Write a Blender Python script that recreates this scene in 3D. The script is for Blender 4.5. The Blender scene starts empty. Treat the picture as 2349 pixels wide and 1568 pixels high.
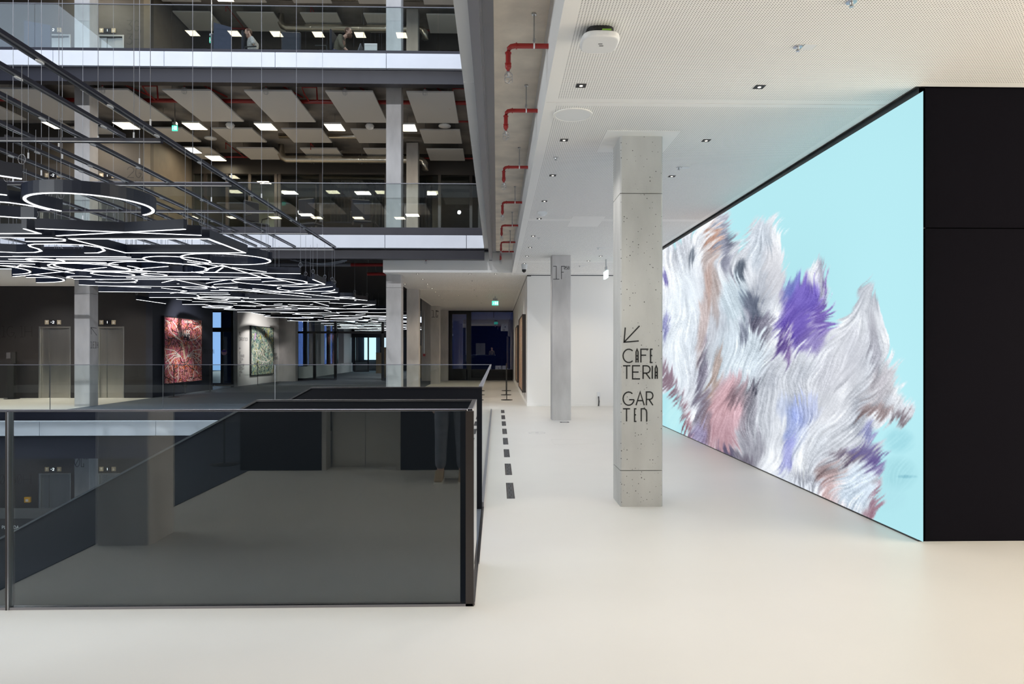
import bpy, bmesh, math, random
import numpy as np
from mathutils import Vector
random.seed(7)
C = bpy.context.scene.collection
PI = math.pi
# ------------------------------------------------------------------ camera, world, lights, exposure
F = 1566.0; VX = 1140.0; HY = 805.0; EYE = 1.42
TH = math.atan((1174.5 - VX) / F)
cam = bpy.data.cameras.new('camera'); cam.lens = 24.0; cam.sensor_width = 36.0
cam.shift_y = (HY - 784.0) / 2349.0; cam.clip_end = 200
camo = bpy.data.objects.new('camera', cam); C.objects.link(camo)
camo.location = (0, 0, EYE); camo.rotation_euler = (PI / 2, 0, -TH)
bpy.context.scene.camera = camo
w = bpy.data.worlds.new('world'); bpy.context.scene.world = w; w.use_nodes = True
w.node_tree.nodes['Background'].inputs[0].default_value = (0.72, 0.84, 1.0, 1)
w.node_tree.nodes['Background'].inputs[1].default_value = 1.35
vs = bpy.context.scene.view_settings
vs.view_transform = 'Standard'; vs.look = 'None'; vs.gamma = 1.0; vs.exposure = 0.35; vs.use_curve_mapping = False
bpy.context.scene.cycles.max_bounces = 10
bpy.context.scene.cycles.diffuse_bounces = 7
bpy.context.scene.cycles.transparent_max_bounces = 24
bpy.context.scene.cycles.sample_clamp_indirect = 6
LK = 0.70
WARM = (1.0, 0.86, 0.66); NEUT = (1.0, 0.96, 0.92); COOL = (0.86, 0.93, 1.0)

def spot(x, y, z, e, col=NEUT, r=0.08, ang=2.3, blend=0.9):
    l = bpy.data.lights.new('spot_beam', 'SPOT'); l.energy = e; l.color = col
    l.shadow_soft_size = r; l.spot_size = ang; l.spot_blend = blend
    o = bpy.data.objects.new('spot_beam', l); C.objects.link(o); o.location = (x, y, z)
def area(x, y, z, sx, sy, e, col=NEUT, rot=(0, 0, 0)):
    l = bpy.data.lights.new('area_light', 'AREA'); l.shape = 'RECTANGLE'; l.size = sx; l.size_y = sy
    l.energy = e; l.color = col
    o = bpy.data.objects.new('area_light', l); C.objects.link(o); o.location = (x, y, z); o.rotation_euler = rot
    return o
ZC = 3.39     # perforated ceiling height
# gallery downlights under the perforated ceiling
for (x, y, e, c) in [(0.75, 1.2, 60, NEUT), (2.4, 1.2, 70, WARM), (4.3, 1.3, 90, WARM), (6.5, 1.8, 90, WARM), (4.6, 3.6, 70, WARM),
                     (0.62, 3.2, 45, NEUT), (2.2, 3.2, 45, NEUT), (0.62, 5.07, 45, NEUT), (2.0, 5.05, 30, NEUT),
                     (0.62, 6.4, 40, NEUT), (1.95, 6.4, 25, NEUT), (0.62, 7.9, 55, NEUT), (2.0, 7.9, 30, NEUT),
                     (0.62, 10.2, 60, NEUT), (2.1, 10.2, 40, NEUT), (0.62, 12.4, 60, NEUT), (0.62, 14.6, 50, NEUT), (2.1, 13.0, 40, NEUT),
                     (2.0, 16.0, 105, WARM), (-0.6, 18.5, 90, WARM), (-2.0, 20.5, 105, WARM), (-0.6, 22.5, 105, WARM), (-1.8, 26.5, 120, WARM), (-0.4, 29.5, 120, WARM),
                     (-12.3, 18.9, 225, WARM), (-14.6, 18.9, 225, WARM), (-10.9, 19.6, 80, WARM), (-1.6, 1.1, 40, NEUT), (-3.6, 1.1, 20, NEUT)]:
    spot(x, y, ZC - 0.06, e * LK, c)
for (x, y, e) in [(-12.3, 20.0, 60), (-14.2, 20.0, 60), (-10.6, 20.0, 40)]:      # lower floor, by the lifts
    spot(x, y, -1.15, e, WARM)
def aim(o, tx, ty, tz): o.rotation_euler = (Vector((tx, ty, tz)) - o.location).to_track_quat('-Z', 'Y').to_euler()
for (x, y, z, tx, ty, tz, e) in [(-8.6, 22.0, 3.3, -11.0, 23.4, 1.5, 380), (-7.4, 28.6, 3.3, -10.3, 29.8, 1.5, 380), (-0.9, 20.0, 3.3, 0.75, 20.0, 1.3, 70), (-0.9, 24.5, 3.3, 0.75, 24.4, 1.3, 50), (-13.4, 18.5, 3.3, -13.4, 21, 0.8, 110), (-11.0, 18.8, 3.3, -11.4, 21, 0.8, 60)]:
    spot(x, y, z, e, NEUT, 0.06, 1.3, 0.8); aim(C.objects[-1], tx, ty, tz)
for y in (36, 40, 44): spot(-6.5, y, 3.3, 110, NEUT, 0.1, 2.4)
# daylight of the glass roof over the atrium
sk = area(-8, 4, 38, 16, 16, 5500, (0.86, 0.91, 1.0)); aim(sk, -8, 16, 4)
area(-9.5, -0.3, 2.6, 5.6, 1.3, 520, (0.90, 0.96, 1.0), (PI / 2, 0, -PI / 2))  # unseen area light added at the left to brighten ceilings and the drop fascia
for x in (-2.5, -6, -9.5, -13):      # unseen spots added at the near gallery edge to brighten the far slab edges
    spot(x, 2.9, 10.6, 1050, (0.92, 0.95, 1.0), 0.10, 1.15, 0.7); aim(C.objects[-1], x * 1.02, 16.6, 4.6)
# unseen area light added right of the black wall to brighten the ceiling
area(9.2, 2.2, 1.75, 4.6, 2.6, 400, (1.0, 0.90, 0.75), (PI / 2, 0, PI / 2))
# ------------------------------------------------------------------ pixel helpers (a ray of the photo cut at a known depth)
cT, sT = math.cos(TH), math.sin(TH)
def PX(px, Y):
    t = (px - 1174.5) / F
    return Y * (sT + t * cT) / (cT - t * sT)
def PZ(py, X, Y):
    return EYE - (py - HY) / F * (X * sT + Y * cT)
def P(px, py, Y):
    X = PX(px, Y); return (X, Y, PZ(py, X, Y))
def FL(px, py, z=0.0):
    yc = (EYE - z) * F / (py - HY); t = (px - 1174.5) / F
    xc = t * yc
    return (xc * cT + yc * sT, -xc * sT + yc * cT, z)
# ------------------------------------------------------------------ materials
def mat(name, col, rough=0.6, metal=0.0, spec=0.5, noise=None, bump=None, emit=None, estr=0.0):
    m = bpy.data.materials.new(name); m.use_nodes = True
    nt = m.node_tree; b = nt.nodes['Principled BSDF']
    b.inputs['Base Color'].default_value = (*col, 1); b.inputs['Roughness'].default_value = rough
    b.inputs['Metallic'].default_value = metal; b.inputs['Specular IOR Level'].default_value = spec
    if emit: b.inputs['Emission Color'].default_value = (*emit, 1); b.inputs['Emission Strength'].default_value = estr
    if noise or bump:
        tc = nt.nodes.new('ShaderNodeTexCoord')
    if noise:
        sc, amt = noise[0], noise[1]; stretch = noise[2] if len(noise) > 2 else (1, 1, 1)
        mp = nt.nodes.new('ShaderNodeMapping'); mp.inputs['Scale'].default_value = stretch
        n = nt.nodes.new('ShaderNodeTexNoise'); n.inputs['Scale'].default_value = sc; n.inputs['Detail'].default_value = 6
        r = nt.nodes.new('ShaderNodeMapRange'); r.inputs['To Min'].default_value = 1 - amt; r.inputs['To Max'].default_value = 1 + amt
        r.inputs['From Min'].default_value = 0.3; r.inputs['From Max'].default_value = 0.7
        mx = nt.nodes.new('ShaderNodeVectorMath'); mx.operation = 'SCALE'; mx.inputs[0].default_value = col
        nt.links.new(tc.outputs['Object'], mp.inputs[0]); nt.links.new(mp.outputs[0], n.inputs['Vector'])
        nt.links.new(n.outputs['Fac'], r.inputs['Value']); nt.links.new(r.outputs[0], mx.inputs['Scale'])
        nt.links.new(mx.outputs[0], b.inputs['Base Color'])
    if bump:
        n2 = nt.nodes.new('ShaderNodeTexNoise'); n2.inputs['Scale'].default_value = bump[0]; n2.inputs['Detail'].default_value = 4
        bp = nt.nodes.new('ShaderNodeBump'); bp.inputs['Strength'].default_value = bump[1]; bp.inputs['Distance'].default_value = 0.01
        nt.links.new(tc.outputs['Object'], n2.inputs['Vector']); nt.links.new(n2.outputs['Fac'], bp.inputs['Height'])
        nt.links.new(bp.outputs[0], b.inputs['Normal'])
    return m
def emis(name, col, s):
    m = bpy.data.materials.new(name); m.use_nodes = True; nt = m.node_tree
    nt.nodes.remove(nt.nodes['Principled BSDF'])
    e = nt.nodes.new('ShaderNodeEmission'); e.inputs[0].default_value = (*col, 1); e.inputs[1].default_value = s
    nt.links.new(e.outputs[0], nt.nodes['Material Output'].inputs[0]); return m
def glass(name, tint=(0.93, 0.97, 0.96), r0=0.05, rough=0.0):
    m = bpy.data.materials.new(name); m.use_nodes = True; nt = m.node_tree
    nt.nodes.remove(nt.nodes['Principled BSDF'])
    t = nt.nodes.new('ShaderNodeBsdfTransparent'); t.inputs[0].default_value = (*tint, 1)
    g = nt.nodes.new('ShaderNodeBsdfGlossy'); g.inputs['Roughness'].default_value = rough; g.inputs[0].default_value = (1, 1, 1, 1)
    lw = nt.nodes.new('ShaderNodeLayerWeight'); lw.inputs[0].default_value = 0.5
    p = nt.nodes.new('ShaderNodeMath'); p.operation = 'POWER'; p.inputs[1].default_value = 5
    a = nt.nodes.new('ShaderNodeMath'); a.operation = 'MULTIPLY_ADD'; a.inputs[1].default_value = 1 - r0; a.inputs[2].default_value = r0
    mx = nt.nodes.new('ShaderNodeMixShader')
    nt.links.new(lw.outputs['Facing'], p.inputs[0]); nt.links.new(p.outputs[0], a.inputs[0]); nt.links.new(a.outputs[0], mx.inputs[0])
    nt.links.new(t.outputs[0], mx.inputs[1]); nt.links.new(g.outputs[0], mx.inputs[2])
    nt.links.new(mx.outputs[0], nt.nodes['Material Output'].inputs[0]); return m
def concrete(name, col, pits=True, pscale=38.0):
    m = mat(name, col, rough=0.75, noise=(3.0, 0.16, (1, 1, 0.35)), bump=(60, 0.12))
    if not pits: return m
    nt = m.node_tree; b = nt.nodes['Principled BSDF']; src = b.inputs['Base Color'].links[0].from_socket
    tc = nt.nodes.new('ShaderNodeTexCoord')
    v = nt.nodes.new('ShaderNodeTexVoronoi'); v.inputs['Scale'].default_value = pscale; v.inputs['Randomness'].default_value = 1
    nt.links.new(tc.outputs['Object'], v.inputs['Vector'])
    sep = nt.nodes.new('ShaderNodeSeparateColor'); nt.links.new(v.outputs['Color'], sep.inputs[0])
    th = nt.nodes.new('ShaderNodeMath'); th.operation = 'MULTIPLY_ADD'; th.inputs[1].default_value = 0.30; th.inputs[2].default_value = -0.10
    nt.links.new(sep.outputs[0], th.inputs[0])
    lt = nt.nodes.new('ShaderNodeMath'); lt.operation = 'LESS_THAN'
    nt.links.new(v.outputs['Distance'], lt.inputs[0]); nt.links.new(th.outputs[0], lt.inputs[1])
    mx = nt.nodes.new('ShaderNodeMixRGB'); mx.inputs[2].default_value = (0.07, 0.065, 0.06, 1)
    nt.links.new(lt.outputs[0], mx.inputs[0]); nt.links.new(src, mx.inputs[1]); nt.links.new(mx.outputs[0], b.inputs['Base Color'])
    return m
def perforated(name, col, pitch=0.0178, rad=0.0045):
    m = mat(name, col, rough=0.7)
    nt = m.node_tree; b = nt.nodes['Principled BSDF']
    tc = nt.nodes.new('ShaderNodeTexCoord'); sx = nt.nodes.new('ShaderNodeSeparateXYZ'); nt.links.new(tc.outputs['Object'], sx.inputs[0])
    ds = []
    for k in (0, 1):
        q = nt.nodes.new('ShaderNodeMath'); q.operation = 'WRAP'; q.inputs[1].default_value = pitch / 2; q.inputs[2].default_value = -pitch / 2
        nt.links.new(sx.outputs[k], q.inputs[0])
        s = nt.nodes.new('ShaderNodeMath'); s.operation = 'MULTIPLY'; nt.links.new(q.outputs[0], s.inputs[0]); nt.links.new(q.outputs[0], s.inputs[1]); ds.append(s)
    ad = nt.nodes.new('ShaderNodeMath'); ad.operation = 'ADD'; nt.links.new(ds[0].outputs[0], ad.inputs[0]); nt.links.new(ds[1].outputs[0], ad.inputs[1])
    lt = nt.nodes.new('ShaderNodeMath'); lt.operation = 'LESS_THAN'; lt.inputs[1].default_value = rad * rad; nt.links.new(ad.outputs[0], lt.inputs[0])
    mx = nt.nodes.new('ShaderNodeMixRGB'); mx.inputs[1].default_value = (*col, 1); mx.inputs[2].default_value = (0.10, 0.10, 0.10, 1)
    nt.links.new(lt.outputs[0], mx.inputs[0]); nt.links.new(mx.outputs[0], b.inputs['Base Color']); return m

M = dict(
    floor=mat('pale_floor', (0.63, 0.61, 0.575), 0.40, noise=(1.2, 0.02), spec=0.4),
    carpet=mat('grey_carpet', (0.10, 0.115, 0.14), 0.7, noise=(40, 0.1)),
    white=mat('white_paint', (0.86, 0.85, 0.83), 0.6),
    ceil=mat('ceiling_white', (0.92, 0.91, 0.89), 0.6),
    perf=perforated('perforated_board', (0.94, 0.93, 0.91), rad=0.0037),
    band=mat('white_fascia_board', (0.75, 0.77, 0.83), 0.5, noise=(2, 0.03)),
    soffit=mat('fascia_underside', (0.88, 0.86, 0.82), 0.6),
    slate=mat('slate_steel', (0.20, 0.20, 0.225), 0.35),
    beam=mat('black_blue_steel', (0.013, 0.013, 0.024), 0.4),
    black=mat('black_wall', (0.008, 0.0075, 0.010), 0.9, spec=0.0),
    blackm=mat('black_metal', (0.012, 0.012, 0.016), 0.3),
    darkwall=mat('dark_brown_wall', (0.022, 0.020, 0.021), 0.5, noise=(2.5, 0.08)),
    navywall=mat('dark_navy_wall', (0.018, 0.021, 0.034), 0.5),
    umber=mat('umber_wall', (0.055, 0.048, 0.042), 0.6), litwall=mat('warm_grey_lit_wall', (0.13, 0.11, 0.088), 0.6, noise=(2, 0.15)),
    parapet=mat('black_parapet', (0.006, 0.007, 0.011), 0.5, spec=0.2),
    conc=concrete('concrete_pitted', (0.50, 0.50, 0.485)),
    concs=concrete('concrete_smooth', (0.56, 0.54, 0.53), False),
    concu=concrete('concrete_soffit', (0.86, 0.77, 0.65), False),
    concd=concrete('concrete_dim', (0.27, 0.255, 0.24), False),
    glass=glass('clear_glass'), fglass=glass('reflective_glass', (0.90, 0.95, 0.95), 0.078),
    nglass=glass('navy_window_glass', (0.30, 0.38, 0.60), 0.12),
    steel=mat('brushed_steel', (0.62, 0.60, 0.56), 0.3, 1.0, noise=(1.2, 0.10, (2, 2, 0.3))),
    rail=mat('handrail_steel', (0.30, 0.29, 0.31), 0.25, 1.0),
    chrome=mat('galvanised_steel', (0.55, 0.56, 0.58), 0.3, 1.0),
    duct=mat('spiral_duct_metal', (0.62, 0.58, 0.50), 0.28, 1.0, noise=(30, 0.08)),
    brown=mat('dark_bronze_post', (0.035, 0.028, 0.026), 0.35),
    red=mat('red_pipe_paint', (0.30, 0.018, 0.016), 0.35),
    ink=mat('black_lettering', (0.012, 0.012, 0.012), 0.6),
    inkd=mat('dark_lettering', (0.010, 0.009, 0.009), 0.7),
    inkw=mat('grey_lettering', (0.05, 0.05, 0.055), 0.6),
    board=mat('acoustic_board', (0.74, 0.73, 0.71), 0.7),
    housing=mat('dark_blue_profile', (0.008, 0.012, 0.026), 0.4),
    led=emis('led_diffuser', (0.93, 0.96, 1.0), 3.2),
    lamp=emis('warm_lamp_panel', (1.0, 0.86, 0.60), 9.0),
    lampd=emis('dim_lamp_panel', (1.0, 0.86, 0.62), 4.0),
    lens=emis('downlight_lens', (1.0, 0.92, 0.78), 3.0),
    exitg=emis('exit_sign_green', (0.10, 0.85, 0.60), 1.0), exitw=emis('exit_sign_white', (0.75, 1.0, 0.92), 1.3),
    disp=emis('display_glow', (0.9, 0.95, 1.0), 1.6), dispa=mat('sign_plate', (0.42, 0.36, 0.26), 0.5),
    plate=mat('sensor_plate', (0.80, 0.81, 0.82), 0.45), green=mat('green_tab', (0.22, 0.45, 0.05), 0.5),
    chairm=mat('black_upholstery', (0.012, 0.014, 0.025), 0.7), screenb=mat('blue_black_divider', (0.014, 0.02, 0.05), 0.6),
    curtain=mat('dark_curtain', (0.03, 0.032, 0.04), 0.9), room=mat('dim_room', (0.05, 0.048, 0.045), 0.8),
    bluewall=mat('blue_facade', (0.22, 0.34, 0.58), 0.6), navy=mat('navy_facade', (0.02, 0.04, 0.13), 0.5),
    skin=mat('skin', (0.45, 0.27, 0.20), 0.5), hair=mat('brown_hair', (0.10, 0.05, 0.03), 0.8),
    olive=mat('olive_jumper', (0.11, 0.095, 0.065), 0.85, noise=(30, 0.2)), jeans=mat('blue_jeans', (0.06, 0.10, 0.24), 0.8),
    djeans=mat('dark_jeans', (0.13, 0.14, 0.17), 0.85, noise=(12, 0.2)), shoe=mat('tan_shoe', (0.36, 0.27, 0.17), 0.7), sole=mat('white_sole', (0.7, 0.68, 0.62), 0.6),
    shirt=mat('patterned_shirt', (0.42, 0.40, 0.38), 0.8, noise=(60, 0.5)), yellow=mat('yellow_case', (0.75, 0.42, 0.03), 0.5),
    tan=mat('tan_plinth', (0.42, 0.32, 0.20), 0.7), wire=mat('steel_wire', (0.26, 0.27, 0.30), 0.5, 0.3), bench=mat('white_metal', (0.8, 0.8, 0.8), 0.4))
# ------------------------------------------------------------------ mesh helpers
WORLD = {}
class MB:
    def __init__(s): s.v = []; s.f = []; s.mi = []
    def box(s, x0, x1, y0, y1, z0, z1, mi=0):
        n = len(s.v)
        if x0 > x1: x0, x1 = x1, x0
        if y0 > y1: y0, y1 = y1, y0
        if z0 > z1: z0, z1 = z1, z0
        s.v += [(x0, y0, z0), (x1, y0, z0), (x1, y1, z0), (x0, y1, z0), (x0, y0, z1), (x1, y0, z1), (x1, y1, z1), (x0, y1, z1)]
        for q in ((3, 2, 1, 0), (4, 5, 6, 7), (0, 1, 5, 4), (1, 2, 6, 5), (2, 3, 7, 6), (3, 0, 4, 7)):
            s.f.append([n + i for i in q]); s.mi.append(mi)
        return s
    def prism(s, poly, z0, z1, mi=0, axes='xy'):
        n = len(s.v); k = len(poly)
        area2 = sum(poly[i][0] * poly[(i + 1) % k][1] - poly[(i + 1) % k][0] * poly[i][1] for i in range(k))
        if area2 < 0: poly = poly[::-1]
        def mp(a, b, c):
            return (a, b, c) if axes == 'xy' else ((a, c, b) if axes == 'xz' else (c, a, b))
        s.v += [mp(p[0], p[1], z0) for p in poly] + [mp(p[0], p[1], z1) for p in poly]
        flip = (axes == 'xz')
        fs = [list(range(n + k - 1, n - 1, -1)), list(range(n + k, n + 2 * k))] + [[n + i, n + (i + 1) % k, n + k + (i + 1) % k, n + k + i] for i in range(k)]
        for q in fs: s.f.append(q[::-1] if flip else q); s.mi.append(mi)
        return s
    def tube(s, pts, r, n=8, cap=True, mi=0):
        pts = [Vector(p) for p in pts]; b = len(s.v); rr = r if isinstance(r, (list, tuple)) else [r] * len(pts)
        up = Vector((0, 0, 1))
        for i, p in enumerate(pts):
            d = (pts[min(i + 1, len(pts) - 1)] - pts[max(i - 1, 0)]).normalized()
            a = d.cross(up)
            if a.length < 0.05: a = d.cross(Vector((0, 1, 0)))
            a.normalize(); c = a.cross(d)
            for k in range(n):
                t = 2 * PI * k / n; s.v.append(tuple(p + (a * math.cos(t) + c * math.sin(t)) * rr[i]))
        for i in range(len(pts) - 1):
            for k in range(n):
                s.f.append([b + i * n + k, b + i * n + (k + 1) % n, b + (i + 1) * n + (k + 1) % n, b + (i + 1) * n + k]); s.mi.append(mi)
        if cap:
            s.f.append([b + k for k in range(n)][::-1]); s.mi.append(mi)
            e = b + (len(pts) - 1) * n; s.f.append([e + k for k in range(n)]); s.mi.append(mi)
        return s
    def lathe(s, c, prof, n=20, mi=0):
        b = len(s.v)
        for (r, z) in prof:
            for k in range(n): s.v.append((c[0] + r * math.cos(2 * PI * k / n), c[1] + r * math.sin(2 * PI * k / n), c[2] + z))
        for i in range(len(prof) - 1):
            for k in range(n):
                s.f.append([b + i * n + k, b + i * n + (k + 1) % n, b + (i + 1) * n + (k + 1) % n, b + (i + 1) * n + k]); s.mi.append(mi)
        s.f.append([b + k for k in range(n)][::-1]); s.mi.append(mi)
        e = b + (len(prof) - 1) * n; s.f.append([e + k for k in range(n)]); s.mi.append(mi)
        return s
    def build(s, name, m, parent=None, bevel=0.0, smooth=False, loc=None):
        off = Vector((0, 0, 0))
        if parent is not None: off = Vector(WORLD[parent.name])
        if loc is not None: off = Vector(loc)
        me = bpy.data.meshes.new(name)
        me.from_pydata([tuple(Vector(v) - off) for v in s.v], [], s.f)
        ms = m if isinstance(m, (list, tuple)) else [m]
        for q in ms: me.materials.append(q)
        me.polygons.foreach_set('material_index', s.mi)
        if smooth: me.polygons.foreach_set('use_smooth', [True] * len(me.polygons))
        me.update()
        o = bpy.data.objects.new(name, me); C.objects.link(o)
        if parent is not None: o.parent = parent
        elif loc is not None: o.location = loc
        WORLD[o.name] = tuple(off)
        if bevel:
            b = o.modifiers.new('bevel', 'BEVEL'); b.width = bevel; b.segments = 1; b.limit_method = 'ANGLE'
        return o
def thing(name, label, cat, loc=(0, 0, 0), group=None):
    o = bpy.data.objects.new(name, None); C.objects.link(o); o.location = loc; o.empty_display_size = 0.1
    o['label'] = label; o['category'] = cat
    if group: o['group'] = group
    WORLD[o.name] = tuple(loc); return o
def tag(o, label, cat, group=None):
    o['label'] = label; o['category'] = cat
    if group: o['group'] = group
    return o
def struct(o): o['kind'] = 'structure'; return o
def B(*a): return MB().box(*a)
def dup(root, loc, label=None, group=None):
    r = root.copy(); C.objects.link(r); r.location = loc; WORLD[r.name] = tuple(loc)
    if label: r['label'] = label
    if group: r['group'] = group
    for ch in list(root.children):
        c = ch.copy(); C.objects.link(c); c.parent = r
        for g in list(ch.children):
            d = g.copy(); C.objects.link(d); d.parent = c
    return r
def ribbon(mb, path, wd, mapf, d0, d1, closed=False):
    """flat stroke of width wd along a 2-D path, extruded between depths d0,d1 by mapf(u,v,d)"""
    p = [Vector((a, b)) for a, b in path]; n = len(p); L = []; R = []
    for i in range(n):
        if closed: a = p[(i - 1) % n]; b = p[(i + 1) % n]; d1v = (p[i] - a).normalized(); d2v = (b - p[i]).normalized()
        else:
            d1v = (p[i] - p[i - 1]).normalized() if i > 0 else (p[1] - p[0]).normalized()
            d2v = (p[i + 1] - p[i]).normalized() if i < n - 1 else d1v
        t = d1v + d2v
        if t.length < 1e-3: t = d1v.copy()
        t.normalize(); nn = Vector((-t.y, t.x)); c = max(0.45, nn.dot(Vector((-d1v.y, d1v.x))))
        L.append(p[i] + nn * wd / 2 / c); R.append(p[i] - nn * wd / 2 / c)
    b = len(mb.v)
    for i in range(n):
        for q, d in ((L[i], d0), (R[i], d0), (R[i], d1), (L[i], d1)): mb.v.append(mapf(q.x, q.y, d))
    m = n if closed else n - 1
    for i in range(m):
        a0 = b + i * 4; a1 = b + ((i + 1) % n) * 4
        for k in range(4):
            mb.f.append([a0 + k, a1 + k, a1 + (k + 1) % 4, a0 + (k + 1) % 4]); mb.mi.append(0)
    if not closed:
        mb.f.append([b, b + 1, b + 2, b + 3]); mb.mi.append(0); e = b + (n - 1) * 4; mb.f.append([e + 3, e + 2, e + 1, e]); mb.mi.append(0)
def arc(cx, cy, rx, ry, a0, a1, n=14):
    return [(cx + rx * math.cos(math.radians(a0 + (a1 - a0) * i / n)), cy + ry * math.sin(math.radians(a0 + (a1 - a0) * i / n))) for i in range(n + 1)]
FONT = {
 'C': (.85, [arc(.5, .5, .5, .5, 48, 312)]), 'G': (.95, [arc(.5, .5, .5, .5, 48, 350), [(1.0, .42), (.55, .42)]]),
 'A': (.7, [[(0, 0), (.5, 1), (1, 0)], [(.2, .35), (.8, .35)]]), 'a': (.3, [[(0, 0), (.0, .8), (.5, 1), (1, .8), (1, 0)], [(0, .5), (1, .5)], [(0, .25), (1, .25)]]),
 'F': (.5, [[(0, 0), (0, 1), (1, 1)], [(0, .55), (.7, .55)]]), 'E': (.5, [[(1, 0), (0, 0), (0, 1), (1, 1)], [(0, .52), (.8, .52)]]),
 'T': (.6, [[(0, 1), (1, 1)], [(.5, 1), (.5, 0)]]), 'R': (.6, [[(0, 0), (0, 1)] + arc(.5, .72, .5, .28, 90, -90, 8) + [(0, .44)], [(.4, .44), (1, 0)]]),
 'I': (.05, [[(.5, 0), (.5, 1)]]), 'n': (.5, [[(0, 0), (0, 1), (.6, 1)] + [(.9, .9), (1, .7), (1, 0)]]), 'N': (.7, [[(0, 0), (0, 1), (1, 0), (1, 1)]]),
 'H': (.7, [[(0, 0), (0, 1)], [(1, 0), (1, 1)], [(0, .5), (1, .5)]]), '1': (.4, [[(0, 1), (.5, 1), (.5, 0)], [(0, 0), (1, 0)]]), 'i': (.22, [[(0, 1), (1, 1), (1, 0)]]),
 '2': (.55, [arc(.5, .7, .5, .3, 170, -20, 8) + [(0, 0), (1, 0)]]), '3': (.55, [[(0, 1), (1, 1), (.4, .6)] + arc(.45, .3, .55, .3, 80, -150, 8)]),
 '0': (.65, [arc(.5, .5, .5, .5, 0, 360, 20), [(.15, .15), (.85, .85)]]), '5': (.5, [[(1, 1), (0, 1), (0, .55), (.7, .55), (1, .4), (1, .15), (.8, 0), (0, 0)]]),
 '8': (.5, [arc(.5, .75, .45, .25, 0, 360, 10), arc(.5, .25, .5, .25, 0, 360, 10)]), '6': (.5, [[(.8, 1), (.1, .6)] + arc(.5, .3, .5, .3, 140, 500, 12)]),
 'L': (.45, [[(0, 1), (0, 0), (1, 0)]]), 'l': (.3, [[(0, 1), (1, 1)], [(.3, 1), (.3, 0), (1, 0), (1, .35)]]), ',': (.1, [[(.6, .1), (.2, -.15)]]), '-': (.4, [[(0, .5), (1, .5)]]),
 'O': (.9, [arc(.5, .5, .5, .5, 0, 360, 20)]), 'W': (.9, [[(0, 1), (.25, 0), (.5, 1), (.75, 0), (1, 1)]]), 'K': (.6, [[(0, 0), (0, 1)], [(1, 1), (0, .45), (1, 0)]]),
 'V': (.7, [[(0, 1), (.5, 0), (1, 1)]]), 'M': (.9, [[(0, 0), (.1, 1), (.5, .2), (.9, 1), (1, 0)]]), 'P': (.55, [[(0, 0), (0, 1)] + arc(.5, .72, .5, .28, 90, -90, 8) + [(0, .44)]]),
 'S': (.55, [[(1, .9), (.6, 1), (.1, .9), (0, .7), (.3, .52), (.8, .45), (1, .25), (.8, .03), (.3, 0), (0, .12)]]), 'D': (.7, [[(0, 0), (0, 1), (.5, 1), (.9, .8), (1, .5), (.9, .2), (.5, 0), (0, 0)]]),
 'U': (.6, [[(0, 1), (0, .3), (.3, 0), (.7, 0), (1, .3), (1, 1)]]), 'Z': (.6, [[(0, 1), (1, 1), (0, 0), (1, 0)]]),
 '<': (1, [[(1, 1), (0, 0)], [(.08, .9), (0, 0), (.95, .08)]]), '^': (1, [[(1, 0), (0, 1)], [(.05, .1), (0, 1), (.95, .95)]]),
 'u': (.7, [[(.5, 0), (.5, 1)], [(0, .55), (.5, 1), (1, .55)]]), 'd': (.7, [[(.5, 0), (.5, 1)], [(0, .45), (.5, 0), (1, .45)]]), 'x': (.8, [[(1, .5), (0, .5)], [(.4, .85), (0, .5), (.4, .15)]])}
def text_px(mb, items, ytop, ybot, mapf, stroke, d=0.002):
    """items (char, u0, u1) with u and v in metres on a surface; mapf(u,v,d)"""
    for ch, u0, u1 in items:
        for pl in FONT[ch][1]:
            ribbon(mb, [(u0 + (u1 - u0) * a, ybot + (ytop - ybot) * b) for a, b in pl], stroke, mapf, 0, d)
def text_run(mb, s, u, v, h, mapf, stroke, gap=0.22, d=0.002):
    for ch in s:
        if ch == ' ': u += h * 0.45; continue
        wd = FONT[ch][0] * h; text_px(mb, [(ch, u, u + wd)], v + h, v, mapf, stroke, d); u += wd + gap * h
    return u
# ================================================================== STRUCTURE
XE = 0.3915; YF = 17.14; YB = 16.6; YL = 21.0; YG = 33.3; XW = 0.783; XS = 3.148; YS = 5.03; YW = 17.65
Z0, Z1, Z2, Z3 = -4.45, 0.0, 4.45, 8.85; ZS = 3.905
# floors: first-floor slab with the stair and atrium opening (X<-0.125, Y 3.82..16.0)
mb = MB()
mb.box(-0.125, 9.4, -0.54, 50, -0.3, 0); mb.box(-20, -0.125, -6, 3.82, -0.3, 0); mb.box(-20, -0.125, 16.35, 50, -0.3, 0)
struct(mb.build('floor', M['floor']))
struct(B(-10.46, -2.87, 16.36, 50, 0.0, 0.006).build('floor', M['carpet']))
struct(B(-20, -2.95, -6, 3.55, 0.0, 0.006).build('floor', mat('navy_carpet', (0.03, 0.038, 0.06), 0.8)))
struct(B(-20, 9, -1, 30, Z0 - 0.3, Z0).build('floor', M['carpet']))
struct(B(-20, 9.4, 16.95, 30, Z2 - 0.5, Z2).build('floor', M['concd']))
struct(B(-20, 9.4, 16.95, 30, Z3 - 0.52, Z3).build('floor', M['concd']))
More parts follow.
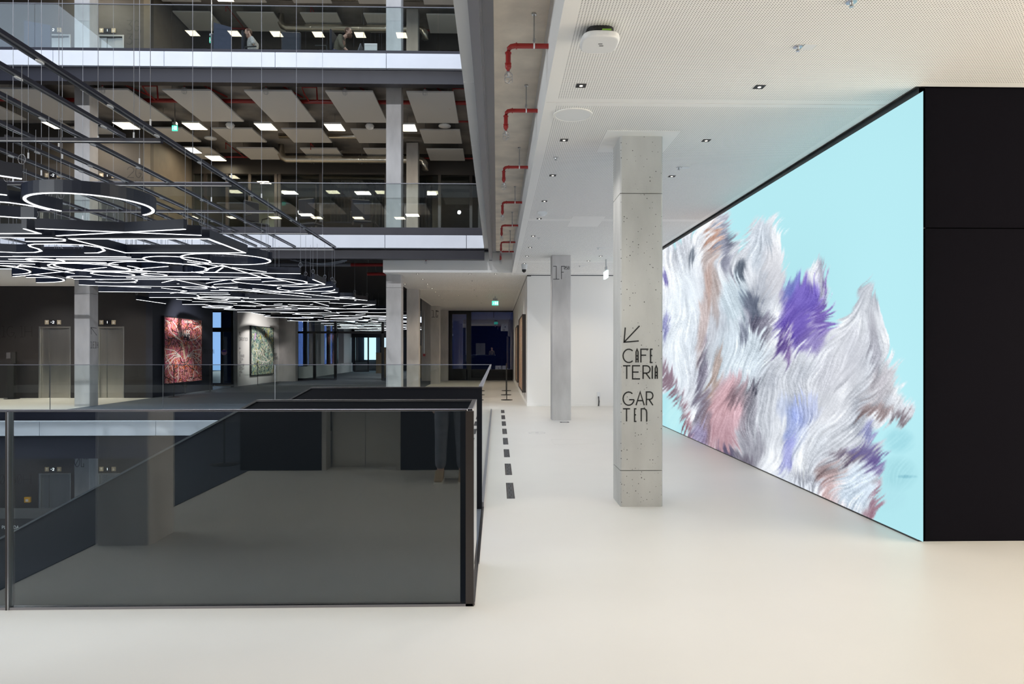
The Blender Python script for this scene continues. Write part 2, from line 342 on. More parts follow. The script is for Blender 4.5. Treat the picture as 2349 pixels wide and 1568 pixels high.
# upper slab of the gallery (its underside shows beside the ceiling) and the near upper galleries
struct(B(-0.025, 9.4, -1, 16.99, ZS, Z2).build('ceiling', M['concu']))
struct(B(-20, -0.03, -6, 3.4, ZS, Z2).build('ceiling', M['concu']))
struct(B(-16, 9.4, 17.0, 50, ZS + 0.01, ZS + 0.04).build('ceiling', mat('black_soffit', (0.02, 0.02, 0.024), 0.8)))
struct(B(-20, 9.4, -6, 3.3, 8.3, 8.85).build('ceiling', M['concd']))
struct(B(-20, 9.4, -6, 3.3, 12.6, 13.0).build('ceiling', M['concd']))
struct(B(-20, 9.4, 16.95, 30, 12.7, 13.1).build('ceiling', M['concd']))
struct(B(-0.3, 9.4, 3.3, 16.95, 8.3, 8.85).build('ceiling', M['concd']))
struct(B(-20, 9, 16.3, 30, -1.0, -0.31).build('ceiling', mat('lower_soffit', (0.06, 0.06, 0.065), 0.8)))
# perforated ceiling: boards with plain margins and recessed joints
def board(x0, x1, y0, y1, m=0.075, par=None, z=ZC, ml=None, mr=None):
    ml = m if ml is None else ml; mr = m if mr is None else mr
    mb = MB(); g = 0.004; x0 += 0; y0 += g; y1 -= g; t = 0.0125
    mb.box(x0, x1, y0, y1, z, z + t)
    mb.f.pop(0); mb.mi.pop(0)            # replace the underside by margin + perforated field
    n = len(mb.v); a, b, c, d = x0 + ml, x1 - mr, y0 + m, y1 - m
    mb.v += [(x0, y0, z), (x1, y0, z), (x1, y1, z), (x0, y1, z), (a, c, z), (b, c, z), (b, d, z), (a, d, z)]
    for q in ((0, 4, 5, 1), (1, 5, 6, 2), (2, 6, 7, 3), (3, 7, 4, 0)): mb.f.append([n + i for i in q]); mb.mi.append(0)
    mb.f.append([n + 7, n + 6, n + 5, n + 4]); mb.mi.append(1)
    return mb.build('ceiling_board', [M['ceil'], M['perf']], par)
ceil = struct(B(XE, 9.4, -0.54, YW, ZC + 0.03, ZC + 0.05).build('ceiling', M['ceil']))
WORLD[ceil.name] = (0, 0, 0)
for (a, b, c, d) in [(XE, 9.35, -0.5, 0.57), (XE, 9.35, 0.57, 5.0), (XE, XS - 0.03, 5.0, 5.4), (XE, XS - 0.03, 5.4, 10.23), (XE, XS - 0.03, 10.23, 15.06), (XE, XS - 0.03, 15.06, YF)]:
    if c == 0.57: board(XE, XS - 0.03, 0.57, 5.4, par=ceil, mr=0.0); board(XS - 0.03, 9.35, 0.57, 5.02, par=ceil, ml=0.0)
    elif (c, d) == (5.0, 5.4): continue
    else: board(a, b, c, d, par=ceil)
board(XE, XS - 0.03, YF, YW, 0.03, par=ceil)
board(-2.84, XE, YF, 22.0, par=ceil, mr=0.0); board(XE, XW, YW, 22.0, 0.06, par=ceil, ml=0.0); board(-2.84, XW, 22.0, 27.4, par=ceil); board(-2.84, XW, 27.4, YG, par=ceil)
# drop fascia of the perforated ceiling
fas = MB(); fas.box(XE - 0.012, XE, -0.5, YF + 0.012, ZC, ZS); fas.box(-2.84, XE, YF, YF + 0.012, ZC, ZS); fas.box(-2.85, -2.838, YF, YG, ZC, ZS)
struct(fas.build('trim_1', M['ceil']))
struct(B(-18, -10.5, 16.75, YL, ZC, ZC + 0.03).build('ceiling', M['ceil']))
# slab edges: white fascia boards as pieces, black steel beam behind, slate shoe above
def slab_edge(y, zb, zt, beam_z, shoe_t, xl, xr, seams, nm):
    bm_ = struct(B(xl, xr, y + 0.10, y + 0.34, beam_z, zb + 0.10).build(nm, M['beam'])); WORLD[bm_.name] = (0, 0, 0)
    B(xl, xr, y + 0.30, y + 0.42, zt - 0.05, shoe_t).build('shoe_rail', M['beam'], bm_)
    B(xl, xr, y + 0.06, y + 0.32, zb + 0.05, zt - 0.02).build('backing', M['beam'], bm_)
    sm = [xl] + seams + [xr]
    for a, b in zip(sm[:-1], sm[1:]):
        o = B(a + 0.006, b - 0.006, y, y + 0.12, zb, zt).build('fascia_board', M['band'], bm_, bevel=0.004)
    return bm_
def seams_at(px0, dpx, y, xl, xr):
    s0 = PX(px0, y); d = PX(px0 + dpx, y) - s0; out = []
    k = -12
    while k < 12:
        q = s0 + k * d
        if xl + 0.2 < q < xr - 0.2: out.append(q)
        k += 1
    return out
slab_edge(YB, 3.92, 4.23, 3.67, 4.47, -20, -0.31, sorted([PX(883, YB), PX(1070, YB)] + [PX(626 - 257 * k, YB) for k in range(5)]), 'trim_2')
slab_edge(YB, 8.27, 8.63, 7.93, 8.83, -20, -0.31, sorted([PX(886 - 255 * k, YB) for k in range(6)]), 'trim_3')
slab_edge(15.95, -0.53, -0.19, -1.07, 0.0, -20, -0.13, sorted([PX(90 + 267 * k, 15.95) for k in range(-3, 4)]), 'trim_4')
# right-hand slab edge along the gallery
zb = 3.92
re_ = struct(MB().box(-0.19, -0.118, 3.2, 16.95, 3.67, 4.3).box(-0.118, -0.106, 3.2, 16.95, 3.74, 4.3).build('trim_5', M['slate'])); WORLD[re_.name] = (0, 0, 0)
MB().box(-0.106, -0.0255, 3.2, 16.94, 3.865, 3.905).build('soffit_plate', M['slate'], re_)
ys = [3.2, 4.2, 6.35, 8.3, 10.6, 13.2, 15.9, 16.6]
for a, b in zip(ys[:-1], ys[1:]):
    B(-0.312, -0.19, a + 0.005, b - 0.005, 3.92, 4.23).build('fascia_board', M['soffit'], re_)
B(-0.19, -0.118, 16.9, 16.95, 3.66, 3.68).build('end_cap', M['slate'], re_)
# walls
struct(B(-0.6, 9.4, -0.74, -0.54, 0, ZS).build('wall_near', M['black']))
struct(MB().box(-2.95, -2.05, -0.74, -0.54, 0, ZS).box(-1.18, -0.6, -0.74, -0.54, 0, ZS).box(-2.05, -1.18, -0.74, -0.54, 2.2, ZS).build('wall_near', M['black']))
struct(B(-20, 9.4, -6.2, -6.0, Z0, 18).build('wall_near', M['navywall']))
struct(B(-20, 9.4, -6, 3.3, 17.2, 17.6).build('ceiling', M['concd']))
struct(B(-20, 9.4, 3.0, 3.3, 13.0, 14.1).build('wall_near', M['beam']))
struct(B(-3.05, -2.95, -6, -0.54, 0, ZS).build('wall_near', M['black']))
struct(B(9.4, 9.5, -0.74, YS + 0.2, 0, ZS).build('wall_right', M['white']))
struct(B(9.4, 9.5, 5, 30, Z2, 13).build('wall_right', M['concd']))
struct(B(-20.2, -20, -6, 50, Z0, 13.1).build('wall_left', M['navywall']))
# black wall beside the light screen, in two boards with a recessed joint
bw = struct(B(XS + 0.06, 9.4, YS + 0.03, YS + 0.3, 0, ZC + 0.03).build('wall_right', M['black'])); WORLD[bw.name] = (0, 0, 0)
B(XS + 0.003, 9.39, YS, YS + 0.035, 0.0, 2.335).build('wall_board', M['black'], bw)
B(XS + 0.003, 9.39, YS, YS + 0.035, 2.343, ZC - 0.004).build('wall_board', M['black'], bw)
struct(B(XS + 0.05, XS + 0.3, YS + 0.3, YW + 0.1, 0, ZC + 0.03).build('wall_right', M['black']))
# white walls of the gallery and corridor
struct(B(XW, 3.4, YW, YW + 0.15, 0, ZC - 0.02).build('wall_far', M['white']))
struct(B(XW, XW + 0.15, YW + 0.15, YG, 0, ZC - 0.03).build('wall_right', M['white']))
struct(B(XW - 0.004, XW + 0.1, YW - 0.004, 24.6, ZC - 0.035, ZC - 0.003).build('trim_6', M['blackm']))
struct(B(XW, 3.35, YW - 0.012, YW, 0, 0.07).build('baseboard_far', M['white']))
struct(B(XW - 0.012, XW, YW - 0.012, YG, 0, 0.07).build('baseboard_right', M['white']))
for y in (19.1, 20.0, 20.9, 22.0, 23.2): struct(B(XW - 0.006, XW + 0.01, y, y + 0.012, 0.07, ZC - 0.04).build('trim_7', M['soffit']))
# lift wall on every level, with openings, and the side walls beyond it
lifts = [(89, 162.5), (224, 285)]
XLW = PX(288, YL)
for (zf, zt, m) in [(Z0, -1.0, M['darkwall']), (Z1, ZC, M['darkwall']), (Z2, 8.3, M['umber']), (Z3, 12.7, M['umber'])]:
    mb = MB(); xs = [-20]
    for a, b in lifts: xs += [PX(a + 3, YL), PX(b - 3, YL)]
    xs.append(PX(345, YL))
    for i in range(0, 6, 2): mb.box(xs[i], xs[i + 1], YL, YL + 0.2, zf, zt)
    for i in (1, 3): mb.box(xs[i], xs[i + 1], YL, YL + 0.2, zf + 2.12, zt)
    struct(mb.build('wall_left', m))
def wall_seg(x0, y0, x1, y1, z0, z1, t, m, nm='wall_left'):
    d = Vector((x1 - x0, y1 - y0)); n = Vector((-d.y, d.x)).normalized() * t
    mb = MB(); mb.prism([(x0, y0), (x1, y1), (x1 + n.x, y1 + n.y), (x0 + n.x, y0 + n.y)], z0, z1)
    return struct(mb.build(nm, m))
A0 = (PX(350, YL), YL); A1 = FL(488, 893)[:2]
wall_seg(*A0, *A1, 0, ZS, 0.2, M['navywall'])
UX, UY = PX(440, 23.9), 23.9
for zf, zt in ((Z2, 8.3), (Z3, 12.7)): wall_seg(PX(345, YL), YL, UX, UY, zf, zt, 0.2, M['litwall'])  # side walls coloured lighter than the lift wall to paint in light
Wm0 = FL(545, 886)[:2]; Wm1 = FL(640, 874.5)[:2]
wall_seg(*Wm0, *Wm1, 0, ZS, 0.2, M['white'])
struct(B(PX(533, Wm0[1]), Wm0[0], Wm0[1] - 0.02, Wm0[1] + 0.3, 0, ZS).build('wall_left', M['concs']))
struct(B(Wm1[0] - 0.02, PX(678, Wm1[1]), Wm1[1], Wm1[1] + 0.35, 0, ZS).build('wall_left', M['concs']))
# --- room fronts on the upper levels
YR = 24.0
def room_front(zf, zt):
    x0 = UX; x1 = 3.0
    hd = struct(B(x0, x1, YR, YR + 0.2, zt - 0.33, zt + 0.5).build('wall_far', mat('bronze_header', (0.05, 0.045, 0.042), 0.4))); WORLD[hd.name] = (0, 0, 0)
    struct(B(x0, x1, YR + 3.0, YR + 3.1, zf, zt + 0.6).build('wall_far', M['room']))
    struct(B(x0 - 0.2, x0, YR, YR + 3, zf, zt + 0.6).build('wall_left', M['room']))
    edges = [440, 470, 520, 572, 632, 640, 735, 885, 930, 945, 1008, 1080, 1100]
    for i, e in enumerate(edges):
        X = PX(e, YR); B(X - 0.05, X + 0.05, YR + 0.02, YR + 0.12, zf, zt - 0.33).build('mullion', M['brown'], hd)
    for a, b in zip(edges[:-1], edges[1:]):
        if b - a > 20: B(PX(a, YR) + 0.05, PX(b, YR) - 0.05, YR + 0.06, YR + 0.075, zf + 0.05, zt - 0.36).build('pane', M['glass'], hd)
    B(x0, x1, YR + 0.02, YR + 0.12, zf, zf + 0.06).build('sill', M['brown'], hd)
room_front(Z2, 7.93); room_front(Z3, 12.3)
for zf in (Z2, Z3):
    for (a, b) in ((757, 888), (950, 990)):
        mb = MB(); X0, X1 = PX(a, YR + 0.4), PX(b, YR + 0.4); n = int((X1 - X0) / 0.06)
        pts = [(X0 + (X1 - X0) * i / n, YR + 0.4 + 0.05 * (-1) ** i) for i in range(n + 1)]
        def mf(u, v, d): return (u, v, d)
        ribbon(mb, pts, 0.012, mf, zf + 0.002, zf + 3.0)
        o = mb.build('curtain', M['curtain'], loc=(X0, YR + 0.4, zf)); 
        tag(o, ('dark pleated curtain in the %s gallery rooms, %s' % ('middle' if zf == Z2 else 'top', 'wide one' if a == 757 else 'narrow one')), 'curtain')
    struct(MB().box(PX(572, YR + 1.5), PX(632, YR + 1.5), YR + 1.5, YR + 1.6, zf, zf + 3.2).build('wall_far', M['concd']))
# --- glazed end wall at the far end of the first floor
gw = struct(B(-10.7, 1.2, YG, YG + 0.12, ZC - 0.03, ZS).build('wall_far', M['blackm'])); WORLD[gw.name] = (0, 0, 0)
def fr(px0, px1, py0, py1, nm='frame_bar', m='blackm', y=YG, t=0.12, par=gw):
    a = P(px0, py0, y); b = P(px1, py1, y)
    return B(a[0], b[0], y, y + t, b[2], a[2]).build(nm, M[m], par)
Zg = 0.0
def frz(px0, px1, z0, z1, nm='frame_bar', m='blackm', y=YG, t=0.12, par=gw):
    return B(PX(px0, y), PX(px1, y), y, y + t, z0, z1).build(nm, M[m], par)
for a, b in ((678, 683), (766, 772), (875, 880.5)): frz(a, b, 0, ZC)
frz(683, 766, 0, 0.1); frz(683, 886, 2.28, 2.38); frz(718, 724, 0.1, 2.28); frz(880, 888, 0, 0.12)
frz(683, 718, 0.1, 2.28, 'pane', 'glass', YG + 0.05, 0.012); frz(724, 766, 0.1, 2.28, 'pane', 'glass', YG + 0.05, 0.012)
frz(683, 766, 2.38, ZC, 'pane', 'glass', YG + 0.05, 0.012); frz(772, 875, 2.38, ZC, 'pane', 'glass', YG + 0.05, 0.012)
# right bay of the end wall
frz(1027, 1037.5, 0, ZC); frz(1070, 1081, 0, ZC); frz(1027, 1190, ZC - 0.06, ZC + 0.0); frz(1037, 1072, 0, 0.56); frz(1037, 1070, ZC - 0.17, ZC - 0.06)
frz(1037.5, 1070.5, 0.56, ZC - 0.17, 'pane', 'nglass', YG + 0.05, 0.012)
frz(1081, 1190, 0.50, ZC - 0.06, 'pane', 'nglass', YG + 0.05, 0.012)
frz(1081, 1190, 0, 0.12); frz(1081, 1190, 0.46, 0.53)
for k in range(5): frz(1084, 1110 + 80, 0.14 + k * 0.062, 0.18 + k * 0.062, 'louvre_slat', 'blackm', YG + 0.02, 0.05)
frz(1081, 1190, 0.1, 0.5, 'louvre_back', 'inkd', YG + 0.08, 0.04)
frz(1132, 1133, ZC - 0.35, ZC - 0.06)
# facade seen outside through that glass
struct(B(-2.9, 1.6, 38.5, 39, -1, 4.2).build('wall_far', M['navy']))
struct(B(-2.6, -1.9, 38.2, 38.5, -1, 3.2).build('wall_far', M['bluewall']))
struct(B(-2.9, 3, 38.4, 38.5, 3.2, 4.0).build('wall_far', M['bluewall']))
# corridor beyond the glazed doors
struct(B(-10.7, -10.0, YG, 47.5, 0, 0.62).build('wall_left', M['white']))
struct(MB().box(-10.7, -10.0, 33.5, 34.3, 0.6, ZC).box(-10.7, -10.0, 44.8, 47.2, 0.6, ZC).box(-10.7, -10.0, 39.0, 39.8, 0.6, ZC).build('wall_left', M['white']))
struct(B(-10.5, -10.35, 33.6, 47, 0.62, ZC).build('window_1', M['nglass']))
for y in (36.5, 41.5, 43.5): struct(B(-10.3, -10.1, y, y + 0.2, 0.62, ZC).build('window_1', M['blackm']))
g2 = struct(B(-10, -2.9, 47.2, 47.3, 2.35, ZC).build('wall_far', M['blackm'])); WORLD[g2.name] = (0, 0, 0)
for a, b in ((811, 815), (843, 846), (872, 876)): frz(a, b, 0, 2.4, 'frame_bar', 'blackm', 47.1, 0.1, g2)
frz(811, 843, 0, 0.08, 'frame_bar', 'blackm', 47.1, 0.1, g2); frz(811, 843, 0.7, 0.76, 'frame_bar', 'blackm', 47.1, 0.1, g2)
frz(815, 872, 0.05, 2.35, 'pane', 'glass', 47.14, 0.01, g2)
struct(B(-12, -2.5, 50, 50.2, 0, ZC).build('wall_far', M['navywall']))
struct(MB().box(-9.6, -8.8, 49.6, 49.9, 0.8, 3).build('window_2', emis('daylit_window', (0.55, 0.85, 1.0), 1.2)))
struct(MB().box(-8.3, -7.2, 49.6, 49.9, 0.8, 3).build('window_3', emis('daylit_window', (0.65, 0.85, 0.95), 0.8)))
struct(B(-2.9, -2.6, 33.4, 47, 0, ZC).build('wall_right', M['concs']))
# --- tall blue window at the left, between the two paintings
YV = A1[1] + 1.6
wv = struct(B(PX(470, YV), PX(546, YV), YV, YV + 0.1, PZ(712, PX(500, YV), YV), ZS).build('wall_left', M['concs'])); WORLD[wv.name] = (0, 0, 0)
def v(px0, px1, py0, py1, nm, m, y=YV, t=0.1):
    a = P(px0, py0, y); b = P(px1, py1, y); return B(a[0], b[0], y, y + t, b[2], a[2]).build(nm, M[m], wv)
v(478, 532, 712, 716, 'frame_bar', 'blackm'); v(478, 532, 751, 761, 'frame_bar', 'blackm'); v(530, 535, 712, 888, 'frame_bar', 'blackm'); v(478, 532, 878, 886, 'frame_bar', 'blackm')
v(506, 511, 761, 880, 'frame_bar', 'blackm'); v(482, 530, 716, 751, 'pane', 'glass', YV + 0.04, 0.012); v(482, 506, 761, 880, 'pane', 'glass', YV + 0.04, 0.012); v(511, 530, 761, 880, 'pane', 'glass', YV + 0.04, 0.012)
a = P(470, 700, YV + 2.5); b = P(507, 900, YV + 2.5)
struct(B(a[0], b[0], YV + 2.5, YV + 2.7, 0.6, 3.4).build('window_4', emis('daylight_glass', (0.26, 0.44, 0.80), 1.0)))
struct(B(b[0], PX(560, YV + 2.5), YV + 2.5, YV + 2.7, 0, 3.4).build('wall_far', M['navy']))
# ================================================================== THINGS
struct(B(PX(300, YL), 9, YL + 0.3, YL + 0.5, Z0, -1.0).build('wall_far', M['darkwall']))
struct(B(PX(80, YL), PX(345, YL), YL + 0.6, YL + 0.8, Z0, -1.0).build('wall_far', M['navywall']))
# ---------------- the light screen: its picture is painted as vertex colours on a flat emitting panel
def screen():
    W0, H0, X0p, Y0p = 704, 1060, 1418, 196
    yy, xx = np.mgrid[0:H0, 0:W0].astype(np.float32); px = xx + X0p; py = yy + Y0p
    rng = np.random.RandomState(3)
    def vnoise(sx, sy, seed):
        r = np.random.RandomState(seed); g = r.rand(int(H0 / sy) + 3, int(W0 / sx) + 3).astype(np.float32)
        u = xx / sx; v = yy / sy; iu = u.astype(int); iv = v.astype(int); fu = u - iu; fv = v - iv
        fu = fu * fu * (3 - 2 * fu); fv = fv * fv * (3 - 2 * fv)
        return (g[iv, iu] * (1 - fu) + g[iv, iu + 1] * fu) * (1 - fv) + (g[iv + 1, iu] * (1 - fu) + g[iv + 1, iu + 1] * fu) * fv
    bg = np.array([184, 236, 244], np.float32)
    img = np.ones((H0, W0, 3), np.float32) * bg
    img += ((vnoise(200, 240, 1) - 0.5) * 8)[..., None]
    poly = [(1400, 640), (1522, 566), (1554, 540), (1600, 520), (1625, 506), (1644, 495), (1660, 470), (1668, 512), (1676, 550), (1687, 520), (1700, 572), (1712, 560), (1717, 528), (1730, 492), (1742, 512), (1755, 506), (1776, 484), (1787, 535),
            (1796, 600), (1800, 660), (1812, 640), (1841, 625), (1866, 606), (1878, 578), (1888, 600), (1897, 650), (1903, 700), (1906, 752), (1928, 737), (1961, 706), (1970, 656), (1988, 640), (2004, 648), (2020, 721), (2039, 775), (2043, 820), (2052, 862), (2075, 911), (2097, 949),
            (2070, 980), (2045, 968), (2020, 975), (1999, 981), (2006, 1010), (2018, 1040), (2027, 1073), (2014, 1128), (2010, 1160), (1999, 1196), (1400, 1400)]
    ins = np.zeros((H0, W0), bool)
    for i in range(len(poly)):
        (xa, ya), (xb, yb) = poly[i], poly[(i + 1) % len(poly)]
        if ya == yb: continue
        c = ((ya > py) != (yb > py)) & (px < (xb - xa) * (py - ya) / (yb - ya) + xa); ins ^= c
    m = ins.astype(np.float32)
    hole = [(1500, 893), (1549, 905), (1560, 950), (1571, 1010), (1500, 1010)]
    h = np.zeros((H0, W0), bool)
    for i in range(len(hole)):
        (xa, ya), (xb, yb) = hole[i], hole[(i + 1) % len(hole)]
        if ya == yb: continue
        c = ((ya > py) != (yb > py)) & (px < (xb - xa) * (py - ya) / (yb - ya) + xa); h ^= c
    m[h] = 0
    fur = np.ones((H0, W0, 3), np.float32) * np.array([214, 219, 227], np.float32)
    t1 = vnoise(46, 95, 5) * 0.6 + vnoise(22, 48, 6) * 0.4
    fur += ((t1 - 0.5) * 95)[..., None] * np.array([1, .98, .9])
    left = np.clip((1700 - px) / 150, 0, 1); fur += (left * 14)[..., None]
    # (cx, cy, rx, ry, angle, colour, strength)
    BL = [(1700, 800, 60, 90, 10, (205, 225, 238), .5), (1560, 760, 40, 160, 5, (228, 240, 250), .6), (1630, 640, 16, 90, -8, (165, 140, 130), .55), (1634, 545, 9, 36, -8, (175, 120, 95), .7),
          (1641, 860, 10, 70, 8, (150, 120, 105), .6), (1615, 720, 12, 110, 6, (190, 150, 135), .4), (1660, 560, 14, 70, -6, (110, 112, 135), .65), (1677, 548, 10, 18, 0, (80, 85, 105), .8),
          (1585, 585, 8, 14, 0, (70, 80, 95), .7), (1695, 618, 12, 22, 20, (70, 80, 95), .85), (1722, 700, 20, 40, -25, (88, 96, 116), .85), (1742, 745, 34, 16, 35, (95, 90, 110), .7), (1705, 760, 10, 30, 0, (105, 110, 130), .7),
          (1740, 560, 26, 60, 10, (176, 190, 206), .5), (1775, 620, 24, 70, -10, (216, 216, 222), .6), (1680, 680, 30, 50, 10, (180, 210, 224), .4),
          (1839, 685, 44, 56, -8, (112, 96, 186), 1), (1822, 745, 40, 46, 20, (116, 98, 186), 1), (1880, 735, 26, 40, 10, (116, 96, 178), .95), (1842, 672, 22, 26, 0, (136, 120, 208), .7), (1860, 778, 30, 32, 25, (124, 108, 180), .75), (1798, 780, 16, 36, 10, (92, 72, 140), .9), (1806, 818, 8, 22, 0, (110, 80, 150), .7),
          (1808, 770, 9, 22, -20, (226, 226, 238), .8), (1868, 750, 8, 44, -35, (200, 196, 226), .6), (1886, 630, 12, 60, -3, (168, 170, 188), .8), (1896, 690, 6, 60, -8, (118, 100, 170), .8), (1818, 650, 14, 40, 25, (120, 150, 205), .5),
          (1663, 955, 42, 84, 14, (200, 160, 170), .9), (1672, 905, 30, 50, 20, (206, 168, 176), .8), (1650, 1010, 34, 40, 10, (186, 150, 160), .7), (1700, 905, 26, 30, 0, (110, 100, 110), .6), (1728, 890, 14, 10, 0, (60, 60, 75), .8),
          (1714, 960, 16, 70, 12, (112, 110, 124), .6), (1726, 1030, 26, 40, 25, (108, 106, 120), .55), (1665, 1040, 22, 14, 20, (70, 70, 120), .7), (1690, 1050, 50, 16, 24, (88, 80, 96), .65),
          (1606, 900, 10, 110, 4, (110, 104, 124), .7), (1618, 960, 12, 70, 0, (118, 100, 112), .7), (1566, 960, 12, 60, -18, (140, 100, 112), .85), (1538, 880, 12, 60, -25, (130, 104, 118), .85), (1526, 640, 5, 12, 0, (80, 70, 150), .7), (1525, 745, 6, 30, 0, (110, 110, 170), .7), (1600, 1010, 20, 40, 0, (140, 130, 170), .7),
          (1841, 940, 38, 30, -10, (136, 156, 226), .75), (1826, 985, 24, 40, 15, (150, 168, 232), .65), (1806, 1040, 14, 44, 8, (136, 140, 214), .65), (1800, 930, 20, 30, 0, (176, 190, 226), .5),
          (1905, 900, 60, 90, 40, (226, 228, 234), .5), (1930, 820, 50, 80, 30, (206, 208, 218), .5), (1860, 1010, 40, 40, 0, (226, 232, 240), .6), (1810, 1120, 60, 30, 25, (218, 226, 238), .6),
          (2006, 820, 12, 110, -5, (156, 156, 168), .6), (2010, 938, 40, 16, 0, (146, 124, 124), .75), (2068, 960, 26, 14, 25, (110, 96, 104), .8), (2020, 880, 30, 50, 30, (196, 190, 194), .5), (1990, 1000, 16, 26, -10, (132, 136, 184), .85), (1980, 1046, 50, 16, 8, (96, 86, 140), .85), (2010, 1065, 22, 20, 0, (110, 96, 156), .7),
          (1901, 1080, 30, 24, 20, (150, 124, 124), .7), (1940, 1050, 40, 12, 25, (110, 98, 110), .7), (1966, 1115, 36, 50, 10, (212, 228, 244), .85), (1903, 1150, 20, 60, -14, (196, 156, 154), .7), (2006, 1150, 9, 46, 6, (150, 110, 130), .8), (1990, 1180, 14, 20, 10, (140, 96, 110), .6), (1930, 1170, 12, 60, -20, (224, 222, 230), .6), (1850, 1100, 40, 12, 30, (120, 124, 140), .5)]
    for cx, cy, rx, ry, an, col, s in BL:
        a = math.radians(an); dx = px - cx; dy = py - cy; u = dx * math.cos(a) + dy * math.sin(a); vv = -dx * math.sin(a) + dy * math.cos(a)
        k = np.clip(1.5 - ((u / rx) ** 2 + (vv / ry) ** 2), 0, 1)[..., None] * s
        fur = fur * (1 - k) + np.array(col, np.float32) * k
    # fur direction, degrees from +x with y up
    ang = 78 - 30 * np.clip((px - 1700) / 200, 0, 1) + 30 * np.clip((px - 1960) / 60, 0, 1) * np.clip((900 - py) / 100, 0, 1) - 12 * np.clip((py - 950) / 150, 0, 1)
    ang = ang + (vnoise(70, 90, 11) - 0.5) * 95 + (vnoise(30, 30, 12) - 0.5) * 36
    a = np.radians(ang); dx = np.cos(a); dy = -np.sin(a)
    n1 = rng.rand(H0, W0).astype(np.float32)
    def conv(src, L, off=0):
        acc = np.zeros_like(src); 
        for sg in (1, -1):
            X = xx.copy(); Y = yy.copy()
            for k in range(L):
                ix = np.clip(X, 0, W0 - 1).astype(int); iy = np.clip(Y, 0, H0 - 1).astype(int)
                acc += src[iy, ix]; X += sg * dx[iy, ix] * 1.3; Y += sg * dy[iy, ix] * 1.3
        return acc / (2 * L)
    lic = conv(n1, 13); lic = (lic - lic.mean()) / lic.std()
    n2 = vnoise(3.2, 3.2, 21); l2 = conv(n2, 22); l2 = (l2 - l2.mean()) / l2.std()
    # ragged furry edges: shift along the fur by a streaky amount
    st = l2 * 9 + (vnoise(10, 14, 31) - 0.5) * 22
    ix = np.clip(xx - dx * st, 0, W0 - 1).astype(int); iy = np.clip(yy - dy * st, 0, H0 - 1).astype(int)
    me = conv(m[iy, ix], 7); fur = conv(fur[iy, ix], 6)
    amp = 7 + 22 * vnoise(60, 60, 41)
    fur = fur + (lic * amp * 0.42 + l2 * amp * 0.55)[..., None]
    img = img * (1 - me[..., None]) + fur * me[..., None]
    # pale watery shapes at the lower right
    for cx, cy, rx, ry, col, s in [(2062, 1010, 36, 30, (156, 214, 226), .7), (2060, 1085, 44, 40, (160, 214, 224), .7), (2040, 1140, 40, 34, (176, 226, 236), .6), (2080, 1092, 24, 4, (110, 170, 190), .6), (1545, 950, 20, 46, (206, 248, 250), .5)]:
        k = (np.clip(1.25 - ((px - cx) / rx) ** 2 - ((py - cy) / ry) ** 2, 0, 1) * s)[..., None] * np.clip(1 - me[..., None], 0, 1) * np.clip(0.8 + l2[..., None] * .2, 0, 1)
        img = img * (1 - k) + np.array(col, np.float32) * k
    img = np.clip(img, 0, 255) / 255.0
    lin = np.where(img <= 0.04045, img / 12.92, ((img + 0.055) / 1.055) ** 2.4)
    # sample onto the panel: columns spaced so that near parts get fine cells
    NU, NV = 420, 470; zb, zt = 0.012, 3.341
    cols = np.linspace(2119.5, 1422.0, NU); vts = np.zeros((NU * NV, 3), np.float32); cc = np.ones((NU * NV, 4), np.float32)
    # distance along the panel for each image column
    t = (cols - 1174.5) / F; Ys = XS * (cT - t * sT) / (sT + t * cT); Ys[0] = YS; Ys[-1] = YW - 0.02
    zs = np.linspace(zb, zt, NV)
    for i in range(NU):
        yc = XS * sT + Ys[i] * cT; pys = HY - F * (zs - EYE) / yc
        pxi = 1174.5 + F * (XS * cT - Ys[i] * sT) / yc
        r = np.clip(pys - Y0p, 0, H0 - 1).astype(int); q = int(min(max(pxi - X0p, 0), W0 - 1))
        vts[i * NV:(i + 1) * NV] = np.stack([np.full(NV, XS), np.full(NV, Ys[i]), zs], 1); cc[i * NV:(i + 1) * NV, :3] = lin[r, q]
    me_ = bpy.data.meshes.new('picture')
    idx = (np.arange(NU - 1)[:, None] * NV + np.arange(NV - 1)[None, :]).ravel()
    fc = np.stack([idx, idx + 1, idx + NV + 1, idx + NV], 1)
    me_.vertices.add(NU * NV); me_.vertices.foreach_set('co', vts.ravel()); me_.loops.add(fc.size); me_.loops.foreach_set('vertex_index', fc.ravel().astype(np.int32))
    me_.polygons.add(len(fc)); me_.polygons.foreach_set('loop_start', np.arange(0, fc.size, 4, dtype=np.int32)); me_.polygons.foreach_set('loop_total', np.full(len(fc), 4, np.int32))
    me_.update(calc_edges=True)
    ca = me_.color_attributes.new('picture', 'FLOAT_COLOR', 'POINT'); ca.data.foreach_set('color', cc.ravel())
    mt = bpy.data.materials.new('light_screen_picture'); mt.use_nodes = True; nt = mt.node_tree; nt.nodes.remove(nt.nodes['Principled BSDF'])
    at = nt.nodes.new('ShaderNodeAttribute'); at.attribute_name = 'picture'; e = nt.nodes.new('ShaderNodeEmission'); e.inputs[1].default_value = 0.785
    nt.links.new(at.outputs['Color'], e.inputs[0]); nt.links.new(e.outputs[0], nt.nodes['Material Output'].inputs[0]); me_.materials.append(mt)
    t = thing('light_screen', 'huge glowing cyan screen showing grey and purple fur, beside the black wall', 'screen', (XS, YS, 0))
    o = bpy.data.objects.new('picture', me_); C.objects.link(o); o.parent = t; o.location = (-XS, -YS, 0)
    MB().box(XS + 0.002, XS + 0.05, YS, YW - 0.01, 0.0, 3.345).build('panel_body', M['blackm'], t)
    B(XS - 0.004, XS + 0.03, YS, YW - 0.01, 0.0, 0.012).build('bottom_rail', M['blackm'], t)
